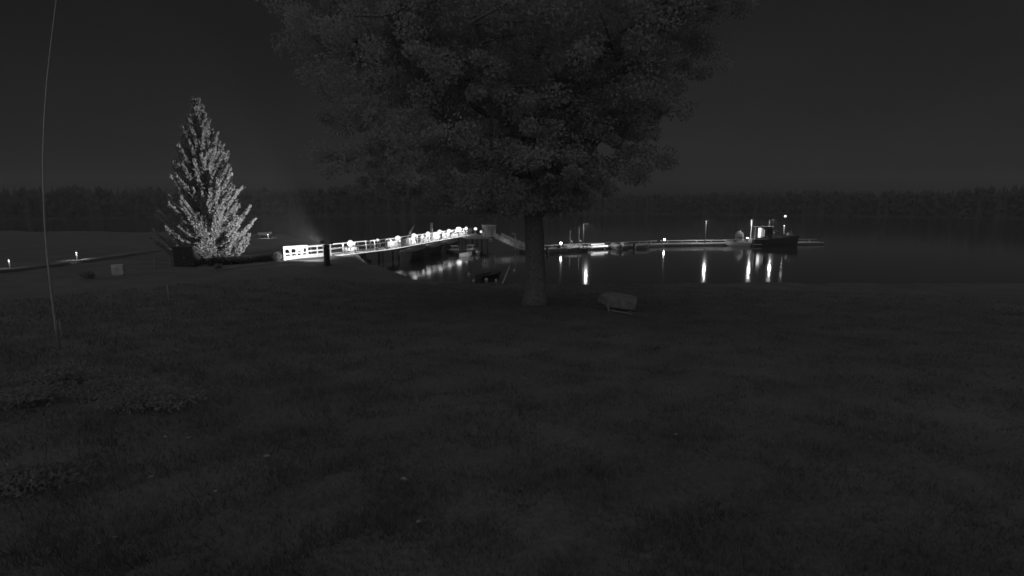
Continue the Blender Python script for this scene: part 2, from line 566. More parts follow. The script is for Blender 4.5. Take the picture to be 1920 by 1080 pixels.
# ------------------------------------------------------------------ the lit spruce
SPRUCE = on_ground(396, 490)
def spruce():
    rng = np.random.default_rng(5)
    t = thing('spruce_tree', 'tall lamp-lit spruce with upswept branches on the left bank', 'spruce', SPRUCE)
    top = at_y(365, 186, SPRUCE.y)
    H = top.z - SPRUCE.z
    mb = MB()
    mb.tube([(0, 0, -0.2), (0, 0, H * 0.5), (0, 0, H * 0.985)], [0.27, 0.15, 0.012], 9)
    mb.build('trunk', 'bark', t, True)
    br = MB()
    P, D, LN = [], [], []
    nl = 38
    for i in range(nl):
        f = i / (nl - 1)
        z = 0.5 + (H - 0.8) * f
        Rm = 4.45 * (1 - f) ** 0.92 + 0.22
        nb = 11 if f < 0.8 else 7
        for j in range(nb):
            a = 2 * math.pi * (j + 0.5 * (i % 2)) / nb + rng.normal(0, 0.22)
            R = Rm * rng.choice([0.5, 0.72, 0.9, 1.0, 1.15], p=[.18, .22, .25, .2, .15])
            dx, dy = math.cos(a), math.sin(a)
            up = 0.42 + 0.6 * f
            pts = []
            m = 8
            for k in range(m):
                u = k / (m - 1)
                zz = z - 0.16 * R * math.sin(u * math.pi * 0.9) + R * (up * u * u * 0.9)
                pts.append(np.array((dx * R * u, dy * R * u, zz)))
            br.tube([pts[0], pts[3], pts[7]], [0.035 * (1 - f) + 0.012, 0.02, 0.006], 4, False)
            ns = int(50 + 130 * R / 4.9)
            for s in range(ns):
                u = rng.uniform(0.12, 1.0) ** 0.75
                q = u * (m - 1); k = min(int(q), m - 2); w = q - k
                p = pts[k] * (1 - w) + pts[k + 1] * w
                tan = pts[k + 1] - pts[k]; tan /= np.linalg.norm(tan) + 1e-9
                side = np.array((-dy, dx, 0)) * rng.choice([-1, 1])
                spread = (1 - u) * 0.9 + 0.25
                d = tan * 1.0 + side * spread + np.array((0, 0, rng.uniform(-0.35, 0.25)))
                d /= np.linalg.norm(d)
                L = 0.30 + 0.42 * (1 - u) * min(1, R / 3)
                P.append(p + d * L * 0.5); D.append(d); LN.append(L)
    br.build('branches', 'bark', t)
    P, D, LN = np.array(P), np.array(D), np.array(LN)
    V1, F1 = cards(P, D, LN * 1.05, 0.16, rng, 0.22)
    V2, F2 = cards(P + rng.normal(0, 0.07, P.shape), D, LN * 0.95, 0.15, rng, 0.45)
    V = np.concatenate([V1, V2]); F = np.concatenate([F1, F2 + len(V1)])
    o = obj('crown', fast_mesh('crown', V, F), 'needle', t)
    o['kind'] = 'stuff'
spruce()

# ------------------------------------------------------------------ plants
def leafy(name, label, cat, loc, rx, ry, h, n, material, group=None, seed=0, ln=0.13, wd=0.08, rz=0.0):
    rng = np.random.default_rng(100 + seed)
    t = thing(name, label, cat, loc, rz, group)
    mb = MB()
    for i in range(9):
        a = rng.uniform(0, 6.28); r = rng.uniform(0.1, 0.85)
        x, y = math.cos(a) * rx * r, math.sin(a) * ry * r
        mb.tube([(x * 0.4, y * 0.4, -0.08), (x * 0.8, y * 0.8, h * 0.4), (x, y, h * rng.uniform(0.6, 0.9))], [0.02, 0.013, 0.005], 4, False)
    mb.build('stem', 'bark', t)
    k = max(6, n // 30)
    cc = rng.normal(0, 1, (k, 3)); cc /= np.linalg.norm(cc, axis=1)[:, None]
    cc *= rng.random((k, 1)) ** 0.4 * 0.8
    P = cc[rng.integers(0, k, n)] + rng.normal(0, 0.17, (n, 3))
    P = P * np.array([rx, ry, h * 0.5]) + np.array([0, 0, h * 0.5])
    P[:, 2] = np.maximum(P[:, 2], 0.02)
    V, F = cards(P, rng.normal(0, 1, (n, 3)) + np.array([0, 0, 0.6]), ln, wd, rng, 0.5)
    o = obj('foliage', fast_mesh('foliage', V, F), material, t)
    o['kind'] = 'stuff'
    return t

h0, h1 = on_ground(392, 499), on_ground(514, 489)
hm = (h0 + h1) / 2; hm.z = gz1(hm.x, hm.y)
hr = math.atan2(h1.y - h0.y, h1.x - h0.x)
def hedge():
    rng = np.random.default_rng(77)
    L = (Vector((h1.x, h1.y)) - Vector((h0.x, h0.y))).length
    t = thing('clipped_hedge', 'low dark clipped hedge in front of the lit spruce', 'hedge', hm, hr)
    for i in range(12):
        x = -L / 2 + L * (i + 0.5) / 12
        MB().tube([(x, 0, -0.2), (x + 0.05, 0, 0.6)], [0.03, 0.012], 5, False).build('stem', 'bark', t)
    n = 9000
    P = rng.uniform(-1, 1, (n, 3)) * np.array([L / 2, 0.38, 0.42]) + np.array([0, 0, 0.38])
    P += rng.normal(0, 0.04, P.shape)
    V, F = cards(P, rng.normal(0, 1, (n, 3)), 0.11, 0.07, rng, 0.5)
    o = obj('foliage', fast_mesh('foliage', V, F), 'hedge', t); o['kind'] = 'stuff'
hedge()
leafy('bush', 'pale small bush at the hedge end beside the white fence', 'bush', on_ground(521, 490), 0.5, 0.5, 1.0, 900, 'bush', seed=1)
leafy('bush', 'small pale bush in front of the low clipped hedge', 'bush', on_ground(410, 505), 0.45, 0.4, 0.6, 500, 'bush', seed=2)
leafy('bush', 'low grey bush left of the pale utility cabinet', 'bush', on_ground(165, 523), 0.75, 0.6, 0.8, 900, 'bush', seed=3)
lowp = [((285, 765), 1.1, 0.7, 0.55, 'broad-leaved weed clump beyond the dark hollow on the lawn'),
        ((110, 720), 0.8, 0.6, 0.7, 'tall weed clump just in front of the flagpole foot'),
        ((30, 760), 0.9, 0.7, 0.5, 'weed clump at the left picture edge beside the flagpole lawn'),
        ((60, 905), 0.7, 0.45, 0.28, 'low pale weed patch at lower left nearest the camera'),
        ((200, 740), 0.7, 0.6, 0.4, 'weed clump between the flagpole and the broad-leaved clump')]
for i, (p, rx, ry, h, lab) in enumerate(lowp):
    leafy('weed_clump', lab, 'plant', on_ground(*p), rx * 1.35, ry * 1.3, h * 0.75, 1500, 'bush', 'weed clumps at the lawn edge', 20 + i, 0.11, 0.035)

# grass: blades over the near lawn
def grass():
    rng = np.random.default_rng(9)
    n = 230000
    r = 4.0 + 44 * rng.random(n) ** 1.7
    a = rng.uniform(-0.86, 0.86, n)
    x, y = np.sin(a) * r, np.cos(a) * r
    clump = 0.5 + 0.5 * np.sin(x * 1.7 + np.sin(y * 1.3)) * np.sin(y * 1.9 + np.sin(x * 0.9))
    keep = rng.random(n) < 0.35 + 0.65 * clump
    x, y, r, clump = x[keep], y[keep], r[keep], clump[keep]
    n = len(x)
    ok = (shore_dist(x, y) > 1.5)
    x, y, r, clump = x[ok], y[ok], r[ok], clump[ok]
    n = len(x)
    z = gz(x, y)
    h = rng.uniform(0.05, 0.12, n) * (0.7 + 0.8 * clump)
    h *= 1 + 0.9 * sstep(-1.5, -6, x) * (rng.random(n) < 0.5)
    w = 0.004 + 0.0004 * r
    ph = rng.uniform(0, 6.28, n)
    lean = rng.normal(0, 0.5, (n, 2)) * h[:, None]
    V = np.empty((n, 3, 3))
    V[:, 0] = np.stack([x - np.cos(ph) * w, y - np.sin(ph) * w, z - 0.01], -1)
    V[:, 1] = np.stack([x + np.cos(ph) * w, y + np.sin(ph) * w, z - 0.01], -1)
    V[:, 2] = np.stack([x + lean[:, 0], y + lean[:, 1], z + h], -1)
    F = np.arange(n * 3).reshape(n, 3)
    o = obj('grass', fast_mesh('grass', V.reshape(-1, 3), F), 'grass')
    tag(o, 'rough lawn grass covering the dark foreground', 'grass', kind='stuff')
grass()

# fallen leaves
leaf_spots = [(311, 826, 'pale fallen leaf just right of the weed clumps, upper of the left lawn leaves'), (355, 829, 'small fallen leaf right beside the uppermost left lawn leaf'),
              (404, 932, 'pale fallen leaf on the lawn rightmost of the lower left group'), (218, 1024, 'pale fallen leaf lowest in the picture at lower left'),
              (101, 903, 'pale fallen leaf on the low weed patch at lower left'), (285, 906, 'fallen leaf midway between the weed patch and the rightmost left leaf'),
              (785, 993, 'lone fallen leaf at the bottom centre of the lawn'), (757, 909, 'fallen leaf above the lone bottom centre leaf'),
              (890, 678, 'tiny fallen leaf on the lawn below the basin, left of the trunk'), (1267, 824, 'lone fallen leaf on the right half of the lawn'),
              (188, 1033, 'small fallen leaf just left of the lowest leaf'), (500, 865, 'fallen leaf on the lawn a little left of centre')]
for i, (px, py, leaf_label) in enumerate(leaf_spots):
    p = on_ground(px, py)
    mb = MB()
    r = random.uniform(0.026, 0.045)
    m = 9
    vs = [(0, 0, 0.012)]
    for k in range(m):
        q = 2 * math.pi * k / m
        rr = r * (1.0 + 0.25 * (k % 2)) * (1.25 if k == 0 else 1.0)
        vs.append((math.cos(q) * rr, math.sin(q) * rr * 0.7, 0.012 + 0.5 * r * abs(math.sin(q)) * random.uniform(0.4, 1.0)))
    mb.add(vs, [(0, 1 + k, 1 + (k + 1) % m) for k in range(m)])
    mb.tube([(-r, 0, 0.012), (-1.8 * r, 0.2 * r, 0.03)], [0.003, 0.002], 4)
    o = mb.build('fallen_leaf', 'dryleaf', None, False, p + Vector((0, 0, 0.05)))
    o.rotation_euler = (random.uniform(-.3, .3), random.uniform(-.3, .3), random.uniform(0, 6.28))
    tag(o, leaf_label, 'leaf', 'fallen leaves scattered on the lawn')

# ------------------------------------------------------------------ flagpole and small things on the left lawn
fb = on_ground(112, 655)
t = thing('flagpole', 'tall slender pale flagpole slightly bowed, rising on the left of the lawn', 'flagpole', fb)
path = [(112, 655), (104, 610), (96, 544), (88.5, 480), (84, 420), (81.5, 360), (80.5, 300), (82.5, 230), (88, 150), (95, 85), (104, 10), (113, -60)]
pts = [at_y(px, py, fb.y) - fb for px, py in path]
pts[0] = Vector((0, 0, -0.3))
mb = MB(); n = len(pts)
mb.tube(pts, [0.050 - 0.042 * (k / (n - 1)) ** 0.8 for k in range(n)], 10); mb.build('pole', 'metal', t, True)
mb = MB(); mb.lathe([(0.02, 0), (0.16, 0), (0.16, 0.10), (0.09, 0.16), (0.07, 0.3), (0.05, 0.3)], (0, 0, -0.03), 12); mb.build('base_collar', 'concrete', t)
mb = MB(); mb.sphere(pts[-1], 0.05, 10, 6); mb.build('finial', 'metal', t, True)
mb = MB(); mb.bar(pts[1] + Vector((0.06, 0, 0)), pts[1] + Vector((0.07, 0, 0.2)), 0.02, 0.03); mb.build('cleat', 'metal', t)

def stake(name, label, px, py, h, r, material, group=None):
    p = on_ground(px, py)
    t = thing(name, label, 'post', p, 0, group)
    mb = MB(); mb.tube([(0, 0, -0.2), (0, 0, h)], [r * 1.05, r], 8); mb.build('shaft', material, t)
    mb = MB(); mb.lathe([(r * 1.2, 0), (r * 1.2, 0.03), (r * 0.5, 0.08), (0.004, 0.09)], (0, 0, h), 8); mb.build('cap', material, t)
stake('stake', 'short wooden stake beside the flagpole foot', 116, 630, 0.55, 0.03, 'wood')
stake('post', 'thin wooden post standing left of the dark shed', 291, 505, 0.95, 0.06, 'wood')
stake('post', 'dim short post on the lawn below the dark shed', 317, 558, 0.85, 0.07, 'wood')
stake('post', 'slim post close to the left wall of the dark shed', 319, 503, 1.15, 0.05, 'wood')

# utility cabinet
p = on_ground(222, 516)
t = thing('utility_cabinet', 'pale square utility cabinet standing on the left lawn', 'cabinet', p, 0.45)
MB().box((0, 0, 0.0), (0.75, 0.45, 0.24)).build('plinth', 'concrete', t)
MB().box((0, 0, 0.50), (0.84, 0.42, 0.76)).build('body', 'offwhite', t)
MB().box((0, 0, 0.91), (0.9, 0.48, 0.05), taper=0.94).build('lid', 'offwhite', t)
for s in (-1, 1):
    d_ = MB().box((s * 0.205, -0.218, 0.5), (0.39, 0.016, 0.68)).build('door', 'offwhite', t)
    MB().box((s * 0.05, -0.235, 0.52), (0.02, 0.02, 0.1)).build('handle', 'dark', d_)

# shed with planks against its side
p = on_ground(353, 499)
t = thing('garden_shed', 'small dark boarded shed at the foot of the lit spruce', 'shed', p, 0.12)
for i in range(10):
    MB().box((-0.855 + i * 0.19, -0.8, 1.0), (0.182, 0.03, 2.0 + 0.01 * (i % 3))).build('board', 'shedwood', t)
MB().box((0, 0, 0.98), (1.86, 1.56, 1.96)).build('wall', 'shedwood', t)
rf = MB()
rf.box((0, 0, 2.10), (2.1, 2.0, 0.06), mtx=Matrix.Rotation(0.09, 3, 'X'))
rf.build('roof', 'shedwood', t)
dr = MB().box((0.35, -0.83, 0.9), (0.75, 0.03, 1.75)).build('door', 'shedwood', t)
MB().box((0.08, -0.86, 0.95), (0.03, 0.04, 0.14)).build('handle', 'metal', dr)
for i, (dz, dl) in enumerate([(0.0, 1.35), (-0.33, 0.8)]):
    a = p + Vector((1.02, -0.45, 2.05 + dz)); b = a + Vector((dl, -0.2 + 0.1 * i, -0.62 * dl))
    q = MB().bar(a - p, b - p, 0.05, 0.13).build('plank', 'offwhite', None, False, p)
    tag(q, ['long pale plank propped sloping from the dark shed', 'shorter pale plank propped under the longer one beside the shed'][i], 'plank')

# ------------------------------------------------------------------ path lamps
def bollard_lamp(label, px, py, h, power):
    p = on_ground(px, py)
    t = thing('bollard_lamp', label, 'lamp', p, 0, 'low lamps beside the promenade')
    MB().lathe([(0.07, -0.1), (0.07, h - 0.16)], (0, 0, 0), 12).build('post', 'metal', t)
    MB().lathe([(0.10, h - 0.16), (0.10, h - 0.03), (0.13, h - 0.02), (0.13, h + 0.02), (0.02, h + 0.06)], (0, 0, 0), 14).build('hood', 'grey', t)
    MB().lathe([(0.01, h - 0.18), (0.085, h - 0.175), (0.085, h - 0.161)], (0, 0, 0), 12).build('lens', 'window_dim', t)
    ld = bpy.data.lights.new('bulb', 'SPOT'); ld.energy = power; ld.spot_size = math.radians(150); ld.spot_blend = 0.6; ld.shadow_soft_size = 0.05
    lo = bpy.data.objects.new('bulb', ld); C.objects.link(lo); lo.parent = t; lo.location = (0.08, -0.16, h - 0.16)
bollard_lamp('low hooded lamp at the far left picture edge', 19, 503, 1.0, 25)
bollard_lamp('low hooded lamp lighting the promenade right of the flagpole', 145, 488, 1.05, 60)
bollard_lamp('low hooded lamp by the white dinghy behind the spruce', 503, 447, 1.1, 150)

# ------------------------------------------------------------------ boats
def boat(name, label, cat, loc, rz, L, W, H, material='hullw', cabin=None, motor=True, group=None, mast=0.0, cover=False, flip=False):
    t = thing(name, label, cat, loc, rz, group)
    ns, nc = 13, 6
    def sec(u):                      # u 0 stern .. 1 bow
        hw = W / 2 * (0.86 + 0.14 * math.sin(min(u / 0.5, 1) * math.pi / 2)) * (1 - max(0, (u - 0.45) / 0.55) ** 2.3)
        sheer = H * (0.86 + 0.30 * u * u)
        keel = -0.18 * H * (1 - max(0, (u - 0.6) / 0.4) ** 2) + (0.35 * H * max(0, (u - 0.75) / 0.25) ** 2)
        return max(hw, 0.012), sheer, keel
    V, Fa = [], []
    for i in range(ns):
        u = i / (ns - 1)
        hw, sh, ke = sec(u)
        ring = []
        for j in range(2 * nc + 1):
            a = (j / nc - 1)
            y = math.copysign(abs(a) ** 0.75, a) * hw
            z = ke + (sh - ke) * abs(a) ** 2.1
            ring.append((u * L - L / 2 + (0.05 * L * (z - ke) / max(sh - ke, .01) if u == 1 else 0), y, z))
        V += ring
    m = 2 * nc + 1
    for i in range(ns - 1):
        for j in range(m - 1):
            Fa.append((i * m + j, i * m + j + 1, (i + 1) * m + j + 1, (i + 1) * m + j))
    Fa.append(tuple(range(m)))
    MB().add(V, Fa).build('hull', material, t, False)
    g = MB()
    for s in (0, m - 1):
        g.tube([V[i * m + s] for i in range(ns)], 0.035, 6)
    g.tube([V[0], V[m - 1]], 0.035, 6)
    dark_ = material in ('hulld', 'old_hull')
    g.build('gunwale', 'dark' if dark_ else ('offwhite' if material != 'hullw' else 'grey'), t)
    fl = MB(); vs = []
    for i in range(ns):
        u = i / (ns - 1); hw, sh, ke = sec(u)
        zf = max(ke + (sh - ke) * 0.3, H * 0.15) if u < 0.72 and not flip else sh - 0.03
        kk = 0.62 if u < 0.72 and not flip else 0.97
        vs += [(u * L - L / 2, -hw * kk, zf), (u * L - L / 2, hw * kk, zf)]
    if not flip:
        fl.add(vs, [(2 * i, 2 * i + 2, 2 * i + 3, 2 * i + 1) for i in range(ns - 1)]).build('deck', 'dark' if dark_ else 'offwhite', t)
    if not flip:
        for u in ((0.28, 0.5) if cabin is None else (0.14,)):
            hw, sh, ke = sec(u)
            MB().box((u * L - L / 2, 0, sh - 0.16), (0.28, hw * 1.86, 0.05)).build('thwart', 'dark' if dark_ else 'wood', t)
    else:
        MB().bar((-L / 2 + 0.1, 0, -0.2 * H), (L * 0.28, 0, -0.19 * H), 0.05, 0.07).build('keel', 'wood', t)
        for u in (0.2, 0.5):
            hw, sh, ke = sec(u)
            MB().box((u * L - L / 2, 0, sh - 0.12), (0.22, hw * 1.9, 0.04)).build('thwart', 'wood', t)
    if cabin:
        u0, u1, ch = cabin
        hw, sh, ke = sec((u0 + u1) / 2)
        cx = (u0 + u1) / 2 * L - L / 2; cl = (u1 - u0) * L
        MB().box((cx, 0, sh * 0.75 + ch / 2), (cl, hw * 1.5, ch + sh * 0.3), taper=0.84).build('cabin', 'offwhite', t)
        MB().box((cx - 0.05, 0, sh * 0.92 + ch), (cl * 0.98, hw * 1.42, 0.06)).build('roof', 'offwhite', t)
        for s in (-1, 1):
            for q in (-0.22, 0.22):
                MB().box((cx + q * cl, s * hw * 0.685, sh * 0.75 + ch * 0.75), (cl * 0.34, 0.03, ch * 0.32), mtx=Matrix.Rotation(s * 0.12, 3, 'X')).build('window', 'glass', t)
        MB().box((cx + cl * 0.462, 0, sh * 0.75 + ch * 0.75), (0.03, hw * 1.1, ch * 0.34)).build('windscreen', 'glass', t)
    elif cover:
        hw, sh, ke = sec(0.4)
        cv = MB(); vs = []
        for i in range(8):
            u = 0.05 + 0.8 * i / 7; hw, sh, ke = sec(u)
            vs += [(u * L - L / 2, -hw * 1.02, sh), (u * L - L / 2, 0, sh + 0.28 + 0.06 * (i % 2)), (u * L - L / 2, hw * 1.02, sh)]
        fs = []
        for i in range(7):
            fs += [(3 * i, 3 * i + 3, 3 * i + 4, 3 * i + 1), (3 * i + 1, 3 * i + 4, 3 * i + 5, 3 * i + 2)]
        fs += [(0, 1, 2), (21, 23, 22)]
        cv.add(vs, fs).build('boat_cover', 'tarp' if dark_ else 'cloth', t)
    elif not flip and motor:
        hw, sh, ke = sec(0.55)
        w_ = MB()
        w_.box((0.12 * L, 0, sh + 0.16), (0.03, hw * 1.5, 0.34), mtx=Matrix.Rotation(-0.5, 3, 'Y'))
        w_.build('windscreen', 'glass', t)
    if motor and not flip:
        mo = MB().box((-L / 2 - 0.16, 0, H * 0.86 + 0.22), (0.30, 0.26, 0.38), taper=0.8).build('outboard_motor', 'dark', t)
        MB().bar((-L / 2 - 0.2, 0, H * 0.86 + 0.05), (-L / 2 - 0.24, 0, -0.35), 0.1, 0.14).build('leg', 'dark', mo)
    if mast:
        MB().tube([(0.05 * L, 0, H * 0.5), (0.05 * L, 0, mast)], [0.06, 0.035], 8).build('mast', 'metal', t)
        MB().tube([(0.03 * L, 0, H + 0.75), (-0.4 * L, 0, H + 0.7)], 0.045, 8).build('boom', 'metal', t)
        MB().tube([(0.03 * L, 0, H + 0.85), (-0.2 * L, 0, H + 0.88), (-0.39 * L, 0, H + 0.8)], [0.12, 0.15, 0.08], 8).build('furled_sail', 'cloth', t)
    return t

def wl(px, py):
    return on_z(px, py, 0.0)
# basin between the pier and the gangway
boat('motorboat', 'pale cabin boat moored under the lit pier, left of the white pair', 'boat', wl(853, 475), -1.15, 4.2, 1.6, 0.6, 'hullg', (0.25, 0.6, 0.75))
boat('motorboat', 'grey cabin boat moored end-on beneath the corner of the pier', 'boat', wl(882, 474), -1.75, 4.0, 1.6, 0.6, 'hullg', (0.25, 0.6, 0.8))
boat('dinghy', 'small bright white open dinghy lying in front of the grey cabin boats', 'boat', wl(873, 481), 0.3, 1.9, 1.1, 0.6, 'hullw', None, False)
boat('dinghy', 'white dinghy just behind the small bright dinghy in the basin', 'boat', wl(870, 473), 0.2, 1.7, 1.0, 0.45, 'hullw', None, False)
boat('dinghy', 'low pale rowing dinghy tied alone below the middle of the pier', 'boat', wl(812, 474), 0.35, 2.3, 1.0, 0.42, 'hullw', None, False)
boat('dinghy', 'small white boat end-on at the right of the basin boats', 'boat', wl(896, 477), -1.5, 2.6, 0.8, 0.6, 'hullw', None, True)

# upturned dinghy on the grass
p = on_ground(1160, 583)
ud = boat('upturned_dinghy', 'pale upturned dinghy resting keel-up on the grass right of the big tree', 'boat', p + Vector((0.0, 0.2, 0.86)), 2.96, 2.15, 1.15, 0.58, 'old_hull', None, False, flip=True)
ud.rotation_euler = (math.pi - 0.30, -0.14, -0.30 + math.pi)
for i, s in enumerate((-0.8, 0.75)):
    q = thing('trestle', ['low timber trestle under the bow of the upturned dinghy', 'low timber trestle under the stern of the upturned dinghy'][i], 'trestle', p + Vector((s * 0.8, 0.2, 0)), 0)
    MB().box((0, 0, 0.22), (0.10, 1.2, 0.1)).build('beam', 'wood', q)
    for r in (-0.5, 0.5):
        MB().box((0, r, 0.06), (0.09, 0.09, 0.3)).build('leg', 'wood', q)
a, b = on_ground(1146, 585), on_ground(1183, 592)
q = MB().bar(Vector((0, 0, 0.1)), (b - a) + Vector((0, 0, 0.1)), 0.22, 0.05).build('plank', 'wood', None, False, a)
tag(q, 'pale plank lying on the grass in front of the upturned dinghy', 'plank')

# shoreline things left of the trunk: buoys, leaning stake, dark rowing boats
boat('rowing_boat', 'dark rowing boat floating by the shore just left of the trunk', 'boat', wl(918, 520), 0.9, 3.8, 1.4, 0.45, 'hulld', None, False)
for i, (px, py, r, lab) in enumerate([(879, 515, 0.17, 'pale mooring buoy farthest left near the shore'), (888, 527, 0.13, 'small pale buoy nearest the shore below the left buoy'),
                                 (912, 526, 0.19, 'dim round buoy between the small buoy and the leaning stake'), (930, 527, 0.14, 'small buoy just left of the foot of the leaning stake'),
                                 (964, 508, 0.15, 'pale buoy right of the leaning stake beside the trunk'), (909, 491, 0.14, 'dim buoy alone farther out in the basin')]):
    q = thing('mooring_buoy', lab, 'buoy', wl(px, py), 0, 'mooring buoys near the shore')
    MB().sphere((0, 0, r * 0.45), r, 12, 7).build('float', 'offwhite', q, True)
    MB().tube([(0, 0, r * 1.35), (0, 0, r * 1.35 + 0.14)], 0.025, 6).build('eye', 'metal', q)
a = wl(941, 532); b = at_y(957, 496, a.y)
q = thing('mooring_stake', 'long pale stake leaning out of the shallow water left of the trunk', 'stake', a)
MB().tube([(-0.1, 0, -0.4), b - a], [0.075, 0.05], 8).build('shaft', 'offwhite', q)
MB().lathe([(0.065, -0.06), (0.065, 0.05)], b - a - Vector((0.03, 0, 0.06)), 8).build('band', 'dark', q)

# ------------------------------------------------------------------ white fence and its stand-in floodlight at the shore end of the pier
DECK = 1.85
f0, f1 = on_z(534, 488, DECK), on_z(609, 481, DECK)
fd = f1 - f0; fl_ = Vector((fd.x, fd.y, 0)).length; fa = math.atan2(fd.y, fd.x)
f0.z = DECK - 0.1
t = thing('fence', 'bright white boarded fence with small cut-outs at the shore end of the pier', 'fence', f0, fa)
FH = 1.62
S = fl_
def fx(px): return S * (px - 534) / 75.0
def fb_(name, x0, x1, z0, z1, y=0.0, th=0.05):
    return MB().box(((x0 + x1) / 2, y, (z0 + z1) / 2), (x1 - x0, th, z1 - z0)).build(name, 'white', t)
# ends, posts and pickets between the openings
for a_, b_ in ((532, 535.5), (543.5, 546.5), (553.8, 557.5), (563, 567), (573, 577)):
    fb_('picket', fx(a_), fx(b_), 0.0, FH - 0.02, -0.03)
for c_ in (535, 576, 595.5, 608):
    MB().box((fx(c_), 0.06, FH / 2 - 0.03), (0.13, 0.10, FH - 0.04)).build('post', 'white', t)
fb_('base_board', fx(533), fx(609), 0.02, 0.28, 0.0)
fb_('base_board', fx(533), fx(609), 0.30, 0.56, 0.0)
fb_('rail', fx(533), fx(576), 0.72, 0.88, 0.0)
fb_('rail', fx(577), fx(609), 0.84, 1.02, 0.0)
fb_('rail', fx(533), fx(576), 1.28, FH, 0.0)
fb_('rail', fx(577), fx(609), 1.36, FH - 0.06, 0.0)
MB().add([(fx(541), -0.01, 1.3), (fx(544), -0.01, 0.86), (fx(544), -0.01, 1.3), (fx(541), 0.03, 1.3), (fx(544), 0.03, 0.86), (fx(544), 0.03, 1.3)],
         [(0, 1, 2), (5, 4, 3), (0, 3, 4, 1), (1, 4, 5, 2), (2, 5, 3, 0)]).build('brace', 'white', t)
fb_('board', fx(557.5), fx(563), 0.98, 1.3, -0.005)
fb_('board', fx(567), fx(569), 0.86, 1.3, -0.005)
MB().box((fx(554), 0, FH + 0.03), (fx(576) - fx(533), 0.12, 0.05)).build('cap', 'white', t)

pl = on_z(613, 486, DECK - 0.05); pl.z = DECK - 0.15
_k = pl.x / pl.y; pl.y -= 7.0; pl.x = _k * pl.y; pl.z = gz1(pl.x, pl.y) - 0.02
q = thing('information_pillar', 'dark upright pillar between the white fence and the pier railing', 'pillar', pl, fa + 0.2)
MB().box((0, 0, 0.06), (0.75, 0.4, 0.24)).build('plinth', 'dark', q)
MB().box((0, 0, 1.12), (0.60, 0.26, 1.94), taper=0.96).build('column', 'dark', q)
MB().box((0, 0, 2.13), (0.66, 0.32, 0.07)).build('cap', 'dark', q)
MB().box((0, -0.132, 1.15), (0.5, 0.012, 1.0)).build('panel', 'rubber', q)
# added stand-in for unseen lamps on its left side, lighting fence and spruce
lp = pl + Vector((-0.45, 0.1, 2.45))
q = thing('floodlight', 'hooded stand-in floodlight added on the dark pillar, turned towards fence and spruce', 'floodlight', lp)
aim = (f0.lerp(f1, 0.45) + Vector((0, 0, 1.3)) - lp).normalized()
rm = aim.to_track_quat('Y', 'Z').to_matrix()
MB().box(rm @ Vector((0, -0.06, 0)), (0.34, 0.14, 0.26), mtx=rm).build('housing', 'dark', q)
hd = MB(); hd.box(rm @ Vector((0, 0.12, 0.15)), (0.40, 0.26, 0.02), mtx=rm); hd.box(rm @ Vector((0.2, 0.10, 0)), (0.02, 0.24, 0.30), mtx=rm); hd.build('hood', 'dark', q)
MB().box(rm @ Vector((0, 0.016, 0)), (0.30, 0.012, 0.22), mtx=rm).build('lens', 'flood', q)
MB().bar((0, 0, -0.05), (0.5, -0.1, -0.42), 0.05, 0.05).build('bracket', 'dark', q)
ld = bpy.data.lights.new('flood', 'SPOT'); ld.energy = 5200; ld.spot_size = math.radians(58); ld.spot_blend = 0.5; ld.shadow_soft_size = 0.12
lo = bpy.data.objects.new('flood', ld); C.objects.link(lo); lo.parent = q
lo.location = aim * 0.06; lo.rotation_euler = aim.to_track_quat('-Z', 'Y').to_euler()

aim2 = (Vector((SPRUCE.x, SPRUCE.y, 10.5)) - lp).normalized()
ld = bpy.data.lights.new('standin_beam', 'SPOT'); ld.energy = 15000; ld.spot_size = math.radians(72); ld.spot_blend = 0.35; ld.shadow_soft_size = 0.4
lo = bpy.data.objects.new('standin_beam', ld); C.objects.link(lo); lo.parent = q
lo.location = aim * 0.06; lo.rotation_euler = aim2.to_track_quat('-Z', 'Y').to_euler()

# second, narrow floodlight, added on the pillar to brighten the basin boats
lp = pl + Vector((0.42, 0.25, 2.3))
q = thing('floodlight', 'small hooded stand-in floodlight added on the dark pillar, turned towards the basin boats', 'floodlight', lp)
aim = (on_z(873, 478, 0.4) - lp).normalized()
rm = aim.to_track_quat('Y', 'Z').to_matrix()
MB().box(rm @ Vector((0, -0.08, 0)), (0.22, 0.14, 0.18), mtx=rm).build('housing', 'dark', q)
hd = MB(); hd.box(rm @ Vector((0, 0.05, 0.10)), (0.26, 0.2, 0.02), mtx=rm); hd.box(rm @ Vector((0.12, 0.05, 0)), (0.02, 0.2, 0.18), mtx=rm); hd.build('hood', 'dark', q)
MB().bar((0, 0, -0.06), (-0.34, -0.2, -0.3), 0.04, 0.04).build('bracket', 'dark', q)
ld = bpy.data.lights.new('standin_basin_flood', 'SPOT'); ld.energy = 16000; ld.spot_size = math.radians(11); ld.spot_blend = 0.6; ld.shadow_soft_size = 0.06
lo = bpy.data.objects.new('standin_basin_flood', ld); C.objects.link(lo); lo.parent = q
lo.location = aim * 0.02; lo.rotation_euler = aim.to_track_quat('-Z', 'Y').to_euler()

